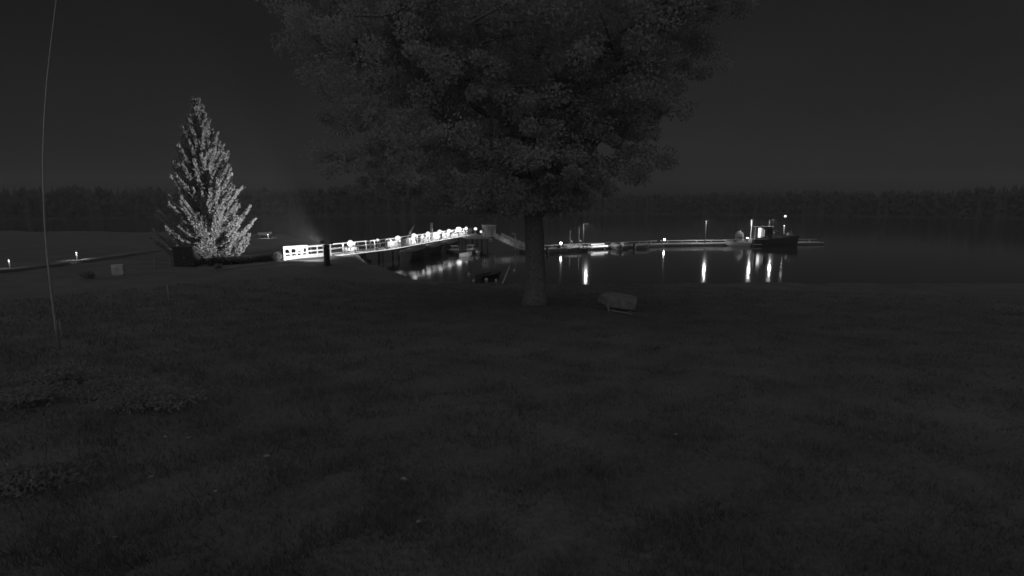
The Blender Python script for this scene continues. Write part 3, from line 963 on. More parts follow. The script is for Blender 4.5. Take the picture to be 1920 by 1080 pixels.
# ------------------------------------------------------------------ the pier
PA = on_z(622, 480, DECK); PB = on_z(735, 466.5, DECK); PC = on_z(892, 438, DECK); PD = on_z(921, 447.5, DECK)
pier = thing('pier', 'long raised timber pier with lit white railing running out over the water', 'pier', (PA.x, PA.y, 0))
O = Vector((PA.x, PA.y, 0))
RAILTOP = 1.45
RAIL_W = 34.0                        # watts per metre of the added rail fill light
def side(a, b):
    d = (b - a); d.z = 0; d.normalize()
    return Vector((-d.y, d.x, 0))          # to the left / far side
boards = MB(); joists = MB()
WID = 3.4
for a, b in ((PA, PB), (PB, PC)):
    s = side(a, b); L = (b - a).length
    n = int(L / 0.16)
    for i in range(n):
        p = a.lerp(b, (i + 0.5) / n) - O
        boards.box(p + s * WID / 2 + Vector((0, 0, -0.03)), (0.145, WID, 0.05), math.atan2((b - a).y, (b - a).x))
    for w in (0.12, WID / 2, WID - 0.12):
        joists.bar(a - O + s * w + Vector((0, 0, -0.16)), b - O + s * w + Vector((0, 0, -0.16)), 0.12, 0.2)
o = boards.build('deck_boards', 'wood', pier); o['kind'] = 'stuff'
joists.build('beam', 'darkwood', pier)
# end platform
e = PD - PC; es = -side(PC, PD)
pb = MB()
n = int(e.length / 0.18)
pw = MB()
for i in range(n):
    p = PC.lerp(PD, (i + 0.5) / n) - O
    pw.box(p - es * (-2.3) + Vector((0, 0, -0.035)), (0.165, 4.6, 0.05), math.atan2(e.y, e.x))
o = pw.build('platform_boards', 'wood', pier); o['kind'] = 'stuff'
MB().bar(PC - O + Vector((0, 0, -0.1)), PD - O + Vector((0, 0, -0.1)), 0.07, 0.2).build('fascia_board', 'offwhite', pier)
for a, b in ((PA.lerp(PB, 0.0), PB), (PB, PC)):
    s = side(a, b)
    MB().bar(a - O - s * 0.04 + Vector((0, 0, -0.08)), b - O - s * 0.04 + Vector((0, 0, -0.08)), 0.06, 0.18).build('fascia_board', 'white', pier)
    MB().bar(a - O - s * 0.08 + Vector((0, 0, -0.03)), b - O - s * 0.08 + Vector((0, 0, -0.03)), 0.02, 0.05).build('painted_edge_glow', 'edge', pier)  # glowing strip paints the lamplit line of the deck edge
# piles
def piles(a, b, k, w0=0.1, w1=WID - 0.1):
    s = side(a, b)
    for i in range(k):
        for w in (w0, w1):
            p = a.lerp(b, (i + 0.5) / k) - O + s * w
            MB().tube([(p.x, p.y, -2.0), (p.x, p.y, DECK - 0.26)], [0.15, 0.14], 9).build('pile', 'darkwood', pier)
piles(PA, PB, 3); piles(PB, PC, 9); piles(PD, PC, 3, -0.2 + 0.4, 4.2)
pier_dir = (PC - PB); pier_dir.z = 0; pier_dir.normalize()
pier_ang = math.atan2(pier_dir.y, pier_dir.x)
for k_, lab in ((0.10, 'dark covered barge added alongside the pier nearest the shore'), (0.285, 'second dark covered barge added alongside the pier behind the first'), (0.47, 'third dark covered barge added alongside the pier, farthest from the shore')):
    c_ = PB.lerp(PC, k_) - side(PB, PC) * 1.75; c_.z = 0  # hulls added to block the lamp reflections on the water
    boat('barge', lab, 'boat', c_, pier_ang, 6.9, 2.6, 1.65, 'hulld', None, False, 'dark barges added alongside the pier to block lamp reflections', 0, True)
# railing: posts, rails and cap with gaps, as parts
def railing(a, b, spans, zoff=0.0, posts=True):
    s = side(a, b)
    for u0, u1, cap, mid in spans:
        p, q = a.lerp(b, u0) - O, a.lerp(b, u1) - O
        up = Vector((0, 0, RAILTOP))
        if cap:
            hr_ = MB().bar(p + s * 0.05 + up, q + s * 0.05 + up, 0.14, 0.09).build('handrail', 'white', pier)
            MB().bar(p + s * 0.075 + up - Vector((0, 0, 0.06)), q + s * 0.075 + up - Vector((0, 0, 0.06)), 0.05, 0.02).build('added_fill_strip', 'strip', hr_)  # added fill strip, an unseen source to brighten the planters
            MB().bar(p - s * 0.035 + up - Vector((0, 0, 0.02)), q - s * 0.035 + up - Vector((0, 0, 0.02)), 0.025, 0.13).build('fill_screen', 'white', hr_)  # lip added to hide the fill light from the water side
            MB().bar(p - s * 0.06 + up + Vector((0, 0, 0.01)), q - s * 0.06 + up + Vector((0, 0, 0.01)), 0.02, 0.06).build('painted_edge_glow', 'edge', hr_)  # glow painted along the handrail front as its bright lit line
        for m_ in mid:
            MB().bar(p + s * 0.06 + Vector((0, 0, m_)), q + s * 0.06 + Vector((0, 0, m_)), 0.05, 0.12).build('rail', 'white', pier)
        n = max(1, round((q - p).length / 2.4))
        for i in range(n if cap else 0):        # added fill lamp of each rail bay, under the handrail behind the valance
            m0, m1 = p.lerp(q, i / n), p.lerp(q, (i + 1) / n)
            ld = bpy.data.lights.new('rail_fill_lamp', 'AREA'); ld.shape = 'RECTANGLE'
            ld.size = (m1 - m0).length * 0.94; ld.size_y = 0.045; ld.energy = RAIL_W * ld.size
            lo = bpy.data.objects.new('rail_fill_lamp', ld); C.objects.link(lo); lo.parent = hr_
            lo.location = (m0 + m1) / 2 + s * 0.085 + up - Vector((0, 0, 0.075))
            dr_ = (m1 - m0).normalized(); dn_ = (Vector((0, 0, -1)) + s * 0.55).normalized()
            sd_ = (-dn_).cross(dr_).normalized()
            lo.rotation_euler = Matrix((dr_, sd_, -dn_)).transposed().to_euler()
        for i in range(n + 1):
            r = p.lerp(q, i / n) + s * 0.13
            MB().box(r + Vector((0, 0, RAILTOP / 2 - 0.03)), (0.1, 0.1, RAILTOP - 0.06), math.atan2((b - a).y, (b - a).x)).build('post', 'white', pier)
railing(PA, PB, [(0.0, 0.55, True, (0.3, 0.85)), (0.62, 0.70, True, (0.7,)), (0.9, 1.0, True, ())])
railing(PB, PC, [(0.0, 0.075, True, ()), (0.17, 0.86, True, (0.75,)), (0.86, 1.0, False, (0.75,))])
# railing on the far side (dimmer, seen between the lamps)
sA, sB = side(PA, PB) * WID, side(PB, PC) * WID
PA2, PB2, PC2 = PA + sA, PB + (sA + sB) / 2, PC + sB
for a, b in ((PA2, PB2), (PB2, PC2)):
    for m_ in (0.55, 1.05):
        MB().bar(a - O + Vector((0, 0, m_)), b - O + Vector((0, 0, m_)), 0.05, 0.1).build('rail', 'offwhite', pier)
    n = round((b - a).length / 2.6)
    for i in range(n + 1):
        MB().box(a.lerp(b, i / n) - O + Vector((0, 0, 0.53)), (0.09, 0.09, 1.1)).build('post', 'offwhite', pier)

# globe lamps and white boxes on the pier
def pier_at(px):
    """point on the deck's near edge seen at column px"""
    k = (px - 960) / F_PX
    for a, b in ((PA, PB), (PB, PC)):
        # column px means x/depth = k (depth along the view); solve on the segment
        def fcol(t):
            p = a.lerp(b, t); dep = p.y * _cp - (p.z - CAM_H) * _sp
            return p.x - k * dep
        if fcol(0) * fcol(1) <= 0:
            lo_, hi_ = 0.0, 1.0
            for _ in range(40):
                mi = (lo_ + hi_) / 2
                if fcol(lo_) * fcol(mi) <= 0: hi_ = mi
                else: lo_ = mi
            return a.lerp(b, lo_), side(a, b), math.atan2((b - a).y, (b - a).x)
    return PC.copy(), side(PB, PC), 0.0

def globe_lamp(label, px, py, r, material='globe', inset=0.55):
    p, s, a = pier_at(px)
    base = p + s * inset
    c = at_y(px, py, base.y)
    base.x = c.x
    h = c.z - DECK
    t = thing('globe_lamp', label, 'lamp', base, 0, 'globe lamps along the pier')
    MB().lathe([(0.16, -0.005), (0.16, 0.04), (0.05, 0.07), (0.04, max(h - r * 0.9, 0.1)), (0.09, max(h - r * 0.9, 0.1)), (0.09, max(h - r * 0.8, 0.12))], (0, 0, 0), 10).build('post', 'offwhite', t)
    MB().sphere((0, 0, h), r, 16, 10, 0.8 + 0.35 * ((px * 7) % 10) / 10).build('globe', material, t, True)
    return t
globes = [(657, 456.5, 0.46, 'globe', 'globe lamp nearest the shore on the pier, right of the dark pillar'),
          (708, 450, 0.22, 'globe', 'small globe lamp in the railing gap near the shore end'),
          (746, 446.5, 0.48, 'globe', 'globe lamp above the wide white box at the first bright cluster'),
          (776, 441.5, 0.46, 'globe', 'globe lamp above the tapered white box on the pier'),
          (792, 445, 0.24, 'globe', 'small globe lamp just right of the tapered white box'),
          (802.5, 439, 0.48, 'globe', 'globe lamp left of the pier middle above the slatted white box'),
          (824.5, 434.5, 0.50, 'globe', 'globe lamp just left of the grey vent stack'),
          (824, 444, 0.19, 'globe', 'tiny globe lamp low on the deck under the big globe'),
          (842, 433, 0.46, 'globe', 'globe lamp between the vent stack and the brightest lamp'),
          (860, 430, 0.66, 'globe_hot', 'largest and brightest globe lamp near the pier corner'),
          (874, 428.5, 0.40, 'globe', 'globe lamp just right of the brightest one'),
          (891.5, 429, 0.46, 'globe', 'globe lamp at the pier corner beside the hut')]
for g in globes:
    globe_lamp(g[4], g[0], g[1], g[2] * 0.84, g[3])
# lamp on the platform
c = on_z(902, 441, DECK); 
q = thing('globe_lamp', 'small globe lamp on the end platform in front of the grey hut', 'lamp', Vector((c.x, c.y, DECK)), 0, 'globe lamps along the pier')
cc = at_y(902, 434.5, c.y); 
MB().lathe([(0.14, -0.005), (0.14, 0.04), (0.04, 0.06), (0.04, cc.z - DECK - 0.2)], (0, 0, 0), 10).build('post', 'offwhite', q)
MB().sphere((0, 0, cc.z - DECK), 0.26, 14, 8).build('globe', 'globe', q, True)

def planter(label, x0, x1, py_top, style, inset=0.95):
    a, s, rz = pier_at((x0 + x1) / 2)
    w0, _, _ = pier_at(x0); w1, _, _ = pier_at(x1)
    w = max(0.5, min((w1 - w0).length, 2.6))
    base = a + s * inset
    c = at_y((x0 + x1) / 2, py_top, base.y)
    h = max(0.35, c.z - DECK)
    t = thing('planter_box', label, 'planter', base, rz, 'white planter boxes on the pier')
    tp = {'plain': 1.0, 'taper': 0.8, 'slat': 1.0}[style]
    MB().box((0, 0, h * 0.5 + 0.0), (w, 0.6, h - 0.01), taper=tp).build('box', 'white', t)
    if style == 'slat':
        for i in range(4):
            MB().box((0, -0.32, h * (0.14 + 0.24 * i)), (w * 1.02, 0.03, h * 0.18)).build('slat', 'white', t)
    else:
        MB().box((0, 0, h + 0.02), (w * tp * 1.05, 0.6 * tp * 1.05, 0.05)).build('rim', 'white', t)
    rng = np.random.default_rng(int(x0))
    n = 160
    P = rng.uniform(-1, 1, (n, 3)) * np.array([w * 0.42 * tp, 0.2, 0.10]) + np.array([0, 0, h + 0.12])
    V, F = cards(P, rng.normal(0, 1, (n, 3)) + np.array([0, 0, 1.0]), 0.16, 0.06, rng)
    o = obj('plant', fast_mesh('plant', V, F), 'bush', t)
    o['kind'] = 'stuff'
planter('long white planter box right of the lamp nearest the shore', 660, 676, 464, 'plain')
planter('wide tall white planter box at the first bright cluster', 741, 757, 452, 'slat')
planter('low open white planter box right of the wide tall one', 759, 768, 449, 'plain')
planter('tapered white planter box under its own globe lamp', 774, 787.5, 446.5, 'taper')
planter('slatted white planter box left of the pier middle', 800, 815, 444, 'slat')
planter('pale white planter box at the foot of the vent stack', 826, 837, 436, 'plain', 1.6)
planter('white planter box between vent stack and brightest lamp', 841, 850, 436.5, 'plain')
planter('white planter box under the brightest globe lamp', 857, 864.5, 436.5, 'taper')
planter('small white planter box right of the brightest lamp', 871, 878, 433.5, 'slat')
planter('white planter box farthest out near the pier corner', 880, 889, 429.5, 'plain')
# tyres / round tubs in the railing gaps
for px, py, r, lab in ((711, 457, 0.5, 'dark rope coil on the deck in the railing gap near the shore'), (733, 460, 0.42, 'dark rope coil at the foot of the first bright cluster')):
    a, s, rz = pier_at(px)
    q = thing('rope_coil', lab, 'rope', a + s * 0.5, 0, 'rope coils on the pier')
    for i in range(4):
        m = 18
        MB().tube([(math.cos(2 * math.pi * k / m) * r * 0.6, math.sin(2 * math.pi * k / m) * r * 0.6, 0.06 + i * 0.09) for k in range(m + 1)], 0.05, 6).build('turn', 'cloth', q)
# vent stack and furled flag
a, s, rz = pier_at(831)
top = at_y(831, 418.5, (a + s * 2.2).y)
q = thing('vent_stack', 'grey square vent stack rising above the pier railing', 'stack', a + s * 2.2, rz)
MB().box((0, 0, (top.z - DECK) / 2), (0.36, 0.36, top.z - DECK - 0.01)).build('shaft', 'grey', q)
MB().box((0, 0, top.z - DECK), (0.44, 0.44, 0.06)).build('cap', 'grey', q)
a, s, rz = pier_at(783)
base = a + s * 2.4
q = thing('furled_parasol', 'dim grey parasol folded and leaning behind the pier railing', 'parasol', base, 0)
tp = at_y(777, 422, base.y) - base
MB().tube([(0, 0, -0.005), tp], 0.035, 8).build('pole', 'metal', q)
MB().tube([tp * 0.55, tp * 0.75, tp * 0.97], [0.22, 0.14, 0.05], 8).build('canopy', 'cloth', q)
MB().lathe([(0.3, -0.005), (0.3, 0.08), (0.06, 0.12)], (0, 0, 0), 12).build('foot', 'concrete', q)

# grey hut on the end platform
hc = PC.lerp(PD, 0.62) + es * (-2.0) * -1
base = on_z(916, 444.5, DECK); base = Vector((base.x, base.y + 1.4, DECK))
q = thing('kiosk_hut', 'small grey flat-roofed hut on the end platform of the pier', 'hut', base, math.atan2(e.y, e.x) + 0.1)
MB().box((0, 0, 1.08), (3.0, 1.9, 2.14)).build('wall', 'offwhite', q)
MB().box((0, 0, 2.22), (3.3, 2.2, 0.12)).build('roof', 'offwhite', q)
for i in range(10):
    MB().box((-1.36 + i * 0.302, -0.965, 1.05), (0.285, 0.025, 2.06)).build('board', 'offwhite', q)
dd = MB().box((0.75, -0.99, 0.95), (0.8, 0.03, 1.86)).build('door', 'grey', q)
MB().box((0.45, -1.02, 0.95), (0.03, 0.05, 0.12)).build('handle', 'dark', dd)
ww = MB().box((-0.55, -0.99, 1.3), (0.9, 0.02, 0.7)).build('window', 'glass', q)
for zz in (0.93, 1.67):
    MB().box((-0.55, -1.005, zz), (1.0, 0.05, 0.06)).build('frame', 'offwhite', ww)
MB().box((1.9, 0.1, 1.75), (0.75, 1.2, 0.75)).build('side_locker', 'grey', q)
MB().box((1.9, 0.1, 0.68), (0.12, 0.12, 1.36)).build('locker_leg', 'dark', q)
# life ring
lr = on_z(922, 449, DECK - 0.2)
q = thing('life_ring', 'pale life ring hung on the platform edge under the hut', 'life ring', PD + Vector((-0.1, -0.12, -0.3)))
m = 20
MB().tube([(math.cos(2 * math.pi * k / m) * 0.26, 0, math.sin(2 * math.pi * k / m) * 0.26) for k in range(m + 1)], 0.075, 8, False).build('ring', 'offwhite', q, True)
for k in range(4):
    MB().box((math.cos(k * math.pi / 2) * 0.26, 0, math.sin(k * math.pi / 2) * 0.26), (0.17, 0.17, 0.17)).build('band', 'grey', q)

# ------------------------------------------------------------------ pontoon, gangway
PZ = 0.55
P1 = on_z(985, 468.5, PZ); P2 = on_z(1130, 461.5, PZ); P3 = on_z(1247, 456.5, PZ); P4 = on_z(1385, 455, PZ); P5 = on_z(1545, 453.5, PZ)
pon = thing('pontoon', 'long low floating pontoon stretching across the water to the work boat', 'pontoon', (P1.x, P1.y, 0))
OP = Vector((P1.x, P1.y, 0))
segs = [(P1, P2), (P2, P3), (P3, P4), (P4, P5)]
for a, b in segs:
    s = side(a, b); L = (b - a).length
    n = max(2, round(L / 6.0))
    for i in range(n):
        p, r = a.lerp(b, i / n + 0.03 / n * 1) - OP, a.lerp(b, (i + 1) / n) - OP
        p.z = r.z = 0
        MB().bar(p + s * 1.2 + Vector((0, 0, 0.12)), r + s * 1.2 + Vector((0, 0, 0.12)), 2.35, 0.56).build('float', 'darkwood', pon)
    bd = MB()
    nb = int(L / 0.2)
    for i in range(nb):
        p = a.lerp(b, (i + 0.5) / nb) - OP
        bd.box(Vector((p.x, p.y, PZ - 0.09)) + s * 1.2, (0.185, 2.4, 0.05), math.atan2((b - a).y, (b - a).x))
    o = bd.build('deck_boards', 'concrete', pon); o['kind'] = 'stuff'
    p, r = a - OP, b - OP
    p.z = r.z = PZ - 0.03
    MB().bar(p - s * 0.02 - Vector((0, 0, 0.1)), r - s * 0.02 - Vector((0, 0, 0.1)), 0.05, 0.2).build('rubbing_strake', 'offwhite', pon)
    u = Vector((0, 0, 0.42))
    MB().bar(p + s * 2.3 + u, r + s * 2.3 + u, 0.12, 0.14).build('bull_rail', 'grey' if a is P1 or a is P2 or a is P4 else 'offwhite', pon)  # greyer on the dim stretches: shade put into the rail's colour
    nn = max(2, round(L / 3))
    for i in range(nn):
        c = p.lerp(r, (i + 0.5) / nn) + s * 2.3
        MB().box(c + Vector((0, 0, 0.16)), (0.12, 0.12, 0.40)).build('rail_block', 'offwhite', pon)
# gangway from the platform down to the pontoon
G0 = on_z(934, 447, DECK + 0.02); G1 = P1 + Vector((-0.4, 0.5, 0.0)); G1.z = PZ + 0.02
q = thing('gangway', 'sloping gangway with pale side panels leading down from pier to pontoon', 'gangway', G0)
g = G1 - G0; gs = side(Vector((0, 0, 0)), g)
MB().bar((0, 0, 0), g, 1.3, 0.08).build('walkway', 'metal', q)
for w in (-0.65, 0.65):
    MB().bar(gs * w + Vector((0, 0, 1.0)), g + gs * w + Vector((0, 0, 1.0)), 0.06, 0.06).build('handrail', 'metal', q)
    n = 6
    for i in range(n + 1):
        p = g * (i / n) + gs * w
        MB().box(p + Vector((0, 0, 0.5)), (0.06, 0.06, 1.0)).build('post', 'metal', q)
    for i in range(n):
        p, r = g * ((i + 0.08) / n) + gs * w, g * ((i + 0.92) / n) + gs * w
        MB().bar(p + Vector((0, 0, 0.52)), r + Vector((0, 0, 0.52)), 0.03, 0.78).build('side_panel', 'offwhite', q)

def pon_at(px, off=0.3):
    k = (px - 960) / F_PX
    for a, b in segs:
        def fcol(t):
            p = a.lerp(b, t); dep = p.y * _cp - (p.z - CAM_H) * _sp
            return p.x - k * dep
        if fcol(0) * fcol(1) <= 0:
            lo_, hi_ = 0.0, 1.0
            for _ in range(40):
                mi = (lo_ + hi_) / 2
                if fcol(lo_) * fcol(mi) <= 0: hi_ = mi
                else: lo_ = mi
            p = a.lerp(b, lo_) + side(a, b) * off
            p.z = PZ - 0.065
            return p, math.atan2((b - a).y, (b - a).x), side(a, b)
    return P5.copy(), 0.0, side(P4, P5)

def lamp_post(label, px, py, arm, lens='lens', off=0.3, base=None, post='dark', r=0.17):
    p = base if base is not None else pon_at(px, off)[0]
    top = at_y(px, py, p.y)
    p = Vector((top.x - arm, p.y, p.z)); fy = 0.0 if lens is None else -1.0
    h = top.z - p.z
    t = thing('lamp_post', label, 'lamp post', p, 0, 'lamp posts along the pontoon')
    MB().lathe([(0.12, -0.005), (0.12, 0.12), (0.06, 0.14), (0.045, h - 0.05)], (0, 0, 0), 10).build('post', post, t)
    MB().tube([(0, 0, h - 0.12), (arm * 0.3, 0, h + 0.06), (arm, fy, h + 0.09)], 0.03, 7).build('arm', post, t)
    MB().tube([(arm, fy, h + z) for z in (-0.10, -0.02, 0.08, 0.13)], [0.40, 0.38, 0.15, 0.03], 18, False).build('lamp_shade', 'offwhite' if lens else 'grey', t)
    if lens:
        MB().sphere((arm, fy, h - 0.02 + r * 0.3), r * 0.5, 10, 6, 0.55).build('bulb', lens, t, True)
        ld = bpy.data.lights.new('lamp', 'POINT'); ld.energy = 1100; ld.shadow_soft_size = r * 0.7
        lo = bpy.data.objects.new('lamp', ld); C.objects.link(lo); lo.parent = t; lo.location = (arm, fy, h - 0.10 + r * 0.5)
lamp_post('pontoon lamp post with short arm nearest the big tree trunk', 1099, 419, 0.45)
lamp_post('lone pontoon lamp post in the middle of the lit stretch', 1322, 413, -0.25)
lamp_post('pontoon lamp post just left of the work boat cabin', 1406, 412, -0.4, off=0.4, post='offwhite')
lamp_post('pontoon lamp post rising behind the work boat cabin', 1445, 412, 0.25, off=2.2)
lamp_post('unlit slim lamp post at the foot of the gangway', 963, 438, -0.3, lens=None, post='metal', base=on_z(966, 466.5, PZ) + Vector((0, 0, -0.06)))

def bollard_light(label, px, py, r=0.14):
    p, a, s = pon_at(px, 0.25)
    c = at_y(px, py, p.y)
    h = max(0.4, c.z - p.z)
    t = thing('bollard_light', label, 'lamp', p, 0, 'bollard lights on the pontoon edge')
    MB().lathe([(0.10, -0.005), (0.10, 0.03), (0.05, 0.05), (0.05, h - r)], (0, 0, 0), 10).build('post', 'offwhite', t)
    MB().sphere((0, 0, h), r * 1.2, 12, 8).build('globe', 'bulb', t, True)
bollard_light('bright bollard light beside the grey boats right of the trunk', 1053, 456)
bollard_light('bright bollard light alone on the dark middle of the pontoon', 1247, 449)
bollard_light('bollard light at the stern of the work boat', 1402, 446.5, 0.12)

# boats along the pontoon
def moored(px, near, rz_off=0.0):
    p, a, s = pon_at(px, 0.0)
    p = p - s * near
    p.z = 0.0
    return p, a + rz_off
bl = [('motorboat', 'grey motorboat at the pontoon directly right of the trunk', 1037, 1.1, 0.0, 3.6, 1.5, 0.7, 'hullg', None, True, 0, False),
      ('motorboat', 'grey covered boat right of the bollard light near the trunk', 1066, 1.0, 0.1, 3.4, 1.5, 0.7, 'hullg', None, True, 0, True),
      ('dinghy', 'dark small dinghy beneath the pontoon lamp post near the trunk', 1087, 1.3, 0.4, 2.6, 1.3, 0.55, 'hulld', None, False, 0, False),
      ('motorboat', 'grey covered boat right of the bright white stretch', 1147, 1.2, 1.3, 4.2, 1.7, 0.75, 'hullg', None, True, 0, True),
      ('motorboat', 'grey cabin boat in the middle of the dim boats', 1163, 1.0, 0.15, 3.2, 1.5, 0.65, 'hullg', (0.35, 0.75, 0.6), True, 0, False),
      ('motorboat', 'low grey motorboat at the right end of the dim boats', 1194, 1.5, 0.0, 3.6, 1.5, 0.7, 'hullg', None, True, 0, True),
      ('motorboat', 'pale pointed boat moored left of the work boat', 1376, 1.4, 2.95, 4.6, 1.7, 0.85, 'hullw', None, True, 0, False)]
for nm, lab, px, nr, ro, L, W, H, mt, cab, mot, mast, cov in bl:
    p, a = moored(px, nr, ro)
    boat(nm, lab, 'boat', p, a, L, W, H, mt, cab, mot, 'boats moored along the pontoon', mast, cov)
for px, mh, lab in ((1071, 3.4, 'small grey sailing dinghy with short mast behind the covered boat'), (1088, 3.9, 'small sailing dinghy with mast just left of the lamp post arm')):
    p, a = moored(px + 20, -3.6)
    boat('sailing_dinghy', lab, 'boat', p, a + 1.2, 3.8, 1.5, 0.6, 'hullg', None, False, 'boats moored along the pontoon', mh)
# bright white floating box jetty, its lit edges painted as glow
p, a, s = pon_at(1123, -0.2)
q = thing('landing_stage', 'bright white low landing stage fixed to the pontoon under the lamp', 'landing stage', Vector((p.x, p.y, 0)), a)
MB().box((0, 0, 0.52), (3.6, 0.5, 0.50)).build('float', 'white', q)
MB().box((-0.2, 0.3, 0.95), (3.1, 0.06, 0.16)).build('rail', 'white', q)
MB().box((-0.2, 0.255, 0.95), (3.05, 0.02, 0.10)).build('painted_edge_glow', 'edge', q)  # glow painted in for lamp light on the rail
MB().box((0.0, -0.265, 0.60), (3.5, 0.02, 0.26)).build('painted_edge_glow', 'edge', q)  # glow painted in for the float's lamplit front
for i in range(4):
    MB().box((-1.6 + i * 0.95, 0.32, 0.83), (0.08, 0.08, 0.30)).build('post', 'white', q)
MB().box((1.0, -0.28, 0.0), (0.22, 0.08, 1.0), mtx=Matrix.Rotation(0.1, 3, 'Y')).build('fender_post', 'offwhite', q)
p, a, s = pon_at(1079, -0.1)
q = thing('dock_box', 'low white dock box left of the lamp post near the trunk', 'box', Vector((p.x, p.y, PZ - 0.065)) + s * 0.5, a)
MB().box((0, 0, 0.13), (1.2, 0.4, 0.26)).build('body', 'white', q)
MB().box((0, 0, 0.29), (1.26, 0.46, 0.05)).build('lid', 'white', q)

# covered upright thing beside the work boat
p, a, s = pon_at(1390, 0.9)
q = thing('covered_crane', 'grey tarpaulin-covered winch standing at the end of the lit pontoon', 'winch', p, a)
MB().lathe([(0.75, -0.005), (0.85, 0.3), (0.72, 0.8), (0.85, 1.3), (0.78, 1.8), (0.5, 2.2), (0.1, 2.4), (0.03, 2.41)], (0, 0, 0), 9).build('cover', 'tarp', q)
MB().tube([(0.1, 0, 2.3), (0.3, 0, 2.65)], 0.05, 6).build('hook', 'metal', q)

# ------------------------------------------------------------------ work boat with lit cabin
W0, a, s = pon_at(1455, 0.0)
WB = Vector((W0.x, W0.y, 0)) - s * 2.0 - Vector((1.75, 0, 0))
t = thing('work_boat', 'dark hulled work boat with lit cabin at the right end of the pontoon', 'work boat', WB, a)
L, WW, H = 10.0, 3.2, 1.7
ns, nc = 15, 6
V, Fa = [], []
def wsec(u):
    hw = WW / 2 * (0.88 + 0.12 * math.sin(min(u / 0.4, 1) * math.pi / 2)) * (1 - max(0, (u - 0.5) / 0.5) ** 2.2)
    return max(hw, 0.03), H * (0.85 + 0.34 * u * u), -0.5
for i in range(ns):
    u = i / (ns - 1); hw, sh, ke = wsec(u)
    for j in range(2 * nc + 1):
        k = j / nc - 1
        V.append((u * L - L / 2 + (0.45 * abs(k) ** 2 if u == 1 else 0), math.copysign(abs(k) ** 0.6, k) * hw, ke + (sh - ke) * abs(k) ** 2.4))
m = 2 * nc + 1
for i in range(ns - 1):
    for j in range(m - 1):
        Fa.append((i * m + j, i * m + j + 1, (i + 1) * m + j + 1, (i + 1) * m + j))
Fa.append(tuple(range(m)))
MB().add(V, Fa).build('hull', 'hulld', t)
dv = []
for i in range(ns):
    u = i / (ns - 1); hw, sh, ke = wsec(u)
    dv += [(u * L - L / 2, -hw * 0.95, sh - 0.45), (u * L - L / 2, hw * 0.95, sh - 0.45)]
MB().add(dv, [(2 * i, 2 * i + 2, 2 * i + 3, 2 * i + 1) for i in range(ns - 1)]).build('deck', 'dark', t)
g = MB()
for sd in (0, m - 1):
    g.tube([V[i * m + sd] for i in range(5)], 0.06, 6)
g.tube([V[0], V[m - 1]], 0.06, 6)
g.build('stern_rail', 'offwhite', t)
g = MB()
for sd in (0, m - 1):
    g.tube([V[i * m + sd] for i in range(4, ns)], 0.06, 6)
g.build('gunwale', 'dark', t)
MB().box((-L / 2 - 0.04, 0, 0.9), (0.06, 1.2, 1.1)).build('stern_plate', 'offwhite', t)
MB().bar((-L / 2 - 0.02, -1.2, 0.42), (-L / 2 + 1.5, -1.5, 0.40), 0.06, 0.12).build('rubbing_strip', 'offwhite', t)
# cabin
cab = MB().box((-2.6, 0, 2.55), (3.3, 2.0, 2.4), taper=0.95).build('wheelhouse', 'dark', t)
MB().box((-2.6, 0, 3.80), (3.7, 2.3, 0.10)).build('roof', 'rubber', t)
def pane(x0, x1, z0, z1, mt, nm='window'):
    return MB().box(((x0 + x1) / 2, -1.02 + 0.035 * ((z0 + z1) / 2 - 2.55), (z0 + z1) / 2), (x1 - x0, 0.04, z1 - z0), mtx=Matrix.Rotation(-0.0, 3, 'X')).build(nm, mt, t)
pane(-4.1, -3.5, 1.75, 3.62, 'window')
pane(-3.38, -3.1, 1.75, 3.55, 'window_dim')
pane(-2.98, -2.75, 1.85, 3.3, 'window_dim')
for x in (-1.9, -1.3):
    w_ = pane(x - 0.22, x + 0.22, 2.5, 3.3, 'glass')
MB().box((-4.18, -1.05, 2.7), (0.05, 0.06, 2.1)).build('door_frame', 'grey', t)
MB().tube([(-4.75, -1.0, 1.2), (-4.75, -1.0, 3.95)], [0.075, 0.075], 8).build('stanchion', 'white', t)
MB().bar((-4.7, -1.15, 1.95), (-2.2, -1.30, 1.92), 0.06, 0.1).build('side_rail', 'offwhite', t)
# deck gear
gx = MB(); gx.box((-0.75, -0.6, 1.9), (0.5, 0.5, 0.9)); gx.build('winch_box', 'grey', t)
MB().box((-0.75, -0.62, 2.65), (0.75, 0.3, 0.22)).build('winch_drum', 'grey', t)
MB().tube([(-0.85, -0.6, 2.4), (-0.85, -0.6, 3.6)], 0.05, 6).build('davit', 'offwhite', t)
MB().tube([(-0.85, -0.6, 3.0), (0.7, -0.5, 2.95)], 0.06, 6).build('davit_arm', 'grey', t)
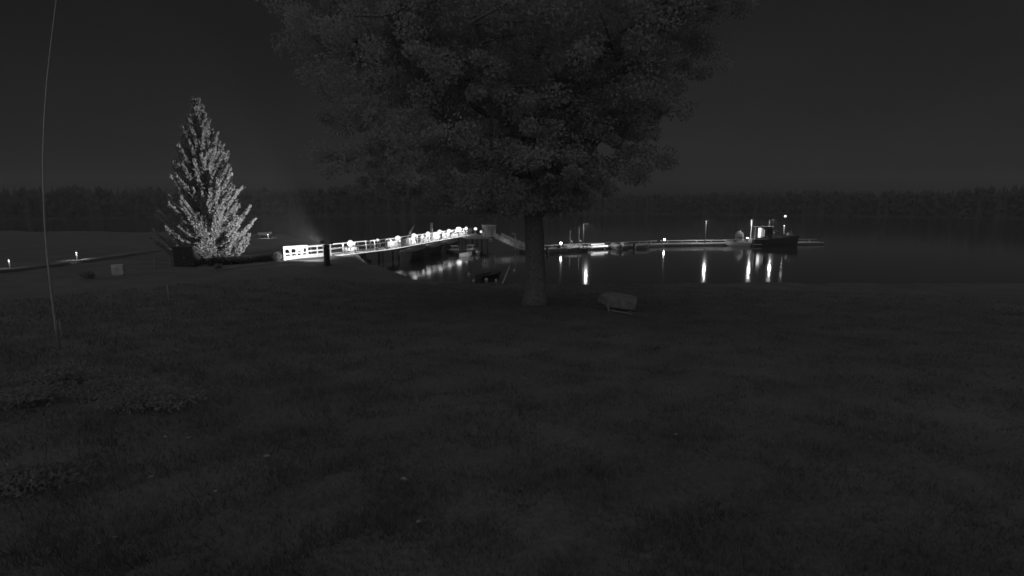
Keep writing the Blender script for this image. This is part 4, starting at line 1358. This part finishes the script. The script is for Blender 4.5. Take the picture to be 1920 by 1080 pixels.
# mast with its light and a white funnel
MB().tube([(2.05, 0, 1.6), (2.05, 0, 5.55)], [0.07, 0.045], 8).build('mast', 'dark', t)
MB().tube([(2.02, -0.12, 2.35), (2.0, -0.12, 4.05)], [0.13, 0.13], 10).build('funnel', 'white', t)
ml = MB().lathe([(0.30, 5.55), (0.34, 5.62), (0.34, 5.66), (0.05, 5.66)], (2.05, 0, 0), 14).build('reflection_shield', 'dark', t)  # opaque tray added to block the masthead light's reflection on the water
MB().sphere((2.05, 0, 5.86), 0.22, 12, 8).build('masthead_light', 'masthead', t, True)
wl_ = MB().box((1.72, -0.4, 4.12), (0.16, 0.16, 0.12)).build('work_light', 'dark', t)
MB().box((1.72, -0.40, 4.05), (0.10, 0.10, 0.015)).build('work_light_lens', 'flood', t)
MB().bar((2.05, 0, 4.2), (1.72, -0.4, 4.2), 0.04, 0.04).build('work_light_arm', 'dark', t)
MB().box((3.2, -0.2, 2.3), (0.9, 0.6, 0.5)).build('bow_locker', 'grey', t)
MB().tube([(3.2, -0.4, 2.5), (3.3, -0.4, 3.0), (3.6, -0.3, 3.1)], 0.05, 6).build('bow_cleat_post', 'grey', t)

# ------------------------------------------------------------------ white dinghy on the promenade behind the spruce
p = on_ground(497, 445)
boat('dinghy', 'small bright white dinghy on the far promenade right of the spruce', 'boat', p + Vector((0, 0, 0.5)), 0.25, 2.4, 1.1, 0.5, 'hullw', None, False)
q = thing('boat_trolley', 'low trolley carrying the white dinghy on the far promenade', 'trolley', p, 0.25)
MB().box((0, 0, 0.3), (1.8, 0.08, 0.08)).build('drawbar', 'metal', q)
MB().box((-0.3, 0, 0.36), (0.5, 0.9, 0.05)).build('bunk', 'wood', q)
for s_ in (-0.5, 0.5):
    MB().tube([(-0.3, s_ - 0.06, 0.22), (-0.3, s_ + 0.06, 0.22)], 0.22, 12).build('wheel', 'rubber', q)

# ------------------------------------------------------------------ haze volume added to lift the dark tones
hz = MB().box((0, 330, 21.5), (1560, 800, 51)).build('haze', 'grey')
hm_ = bpy.data.materials.new('tone_lift_haze')
hm_.use_nodes = True
ht = hm_.node_tree
ht.nodes.clear()
ho = ht.nodes.new('ShaderNodeOutputMaterial')
hv = ht.nodes.new('ShaderNodeVolumePrincipled')
hv.inputs['Color'].default_value = (0.9, 0.9, 0.9, 1)
hv.inputs['Density'].default_value = 0.0006
ht.links.new(hv.outputs[0], ho.inputs['Volume'])
hz.data.materials.clear(); hz.data.materials.append(hm_)
tag(hz, 'thin even haze added to lift the dark tones over water and lawn', 'haze', kind='stuff')
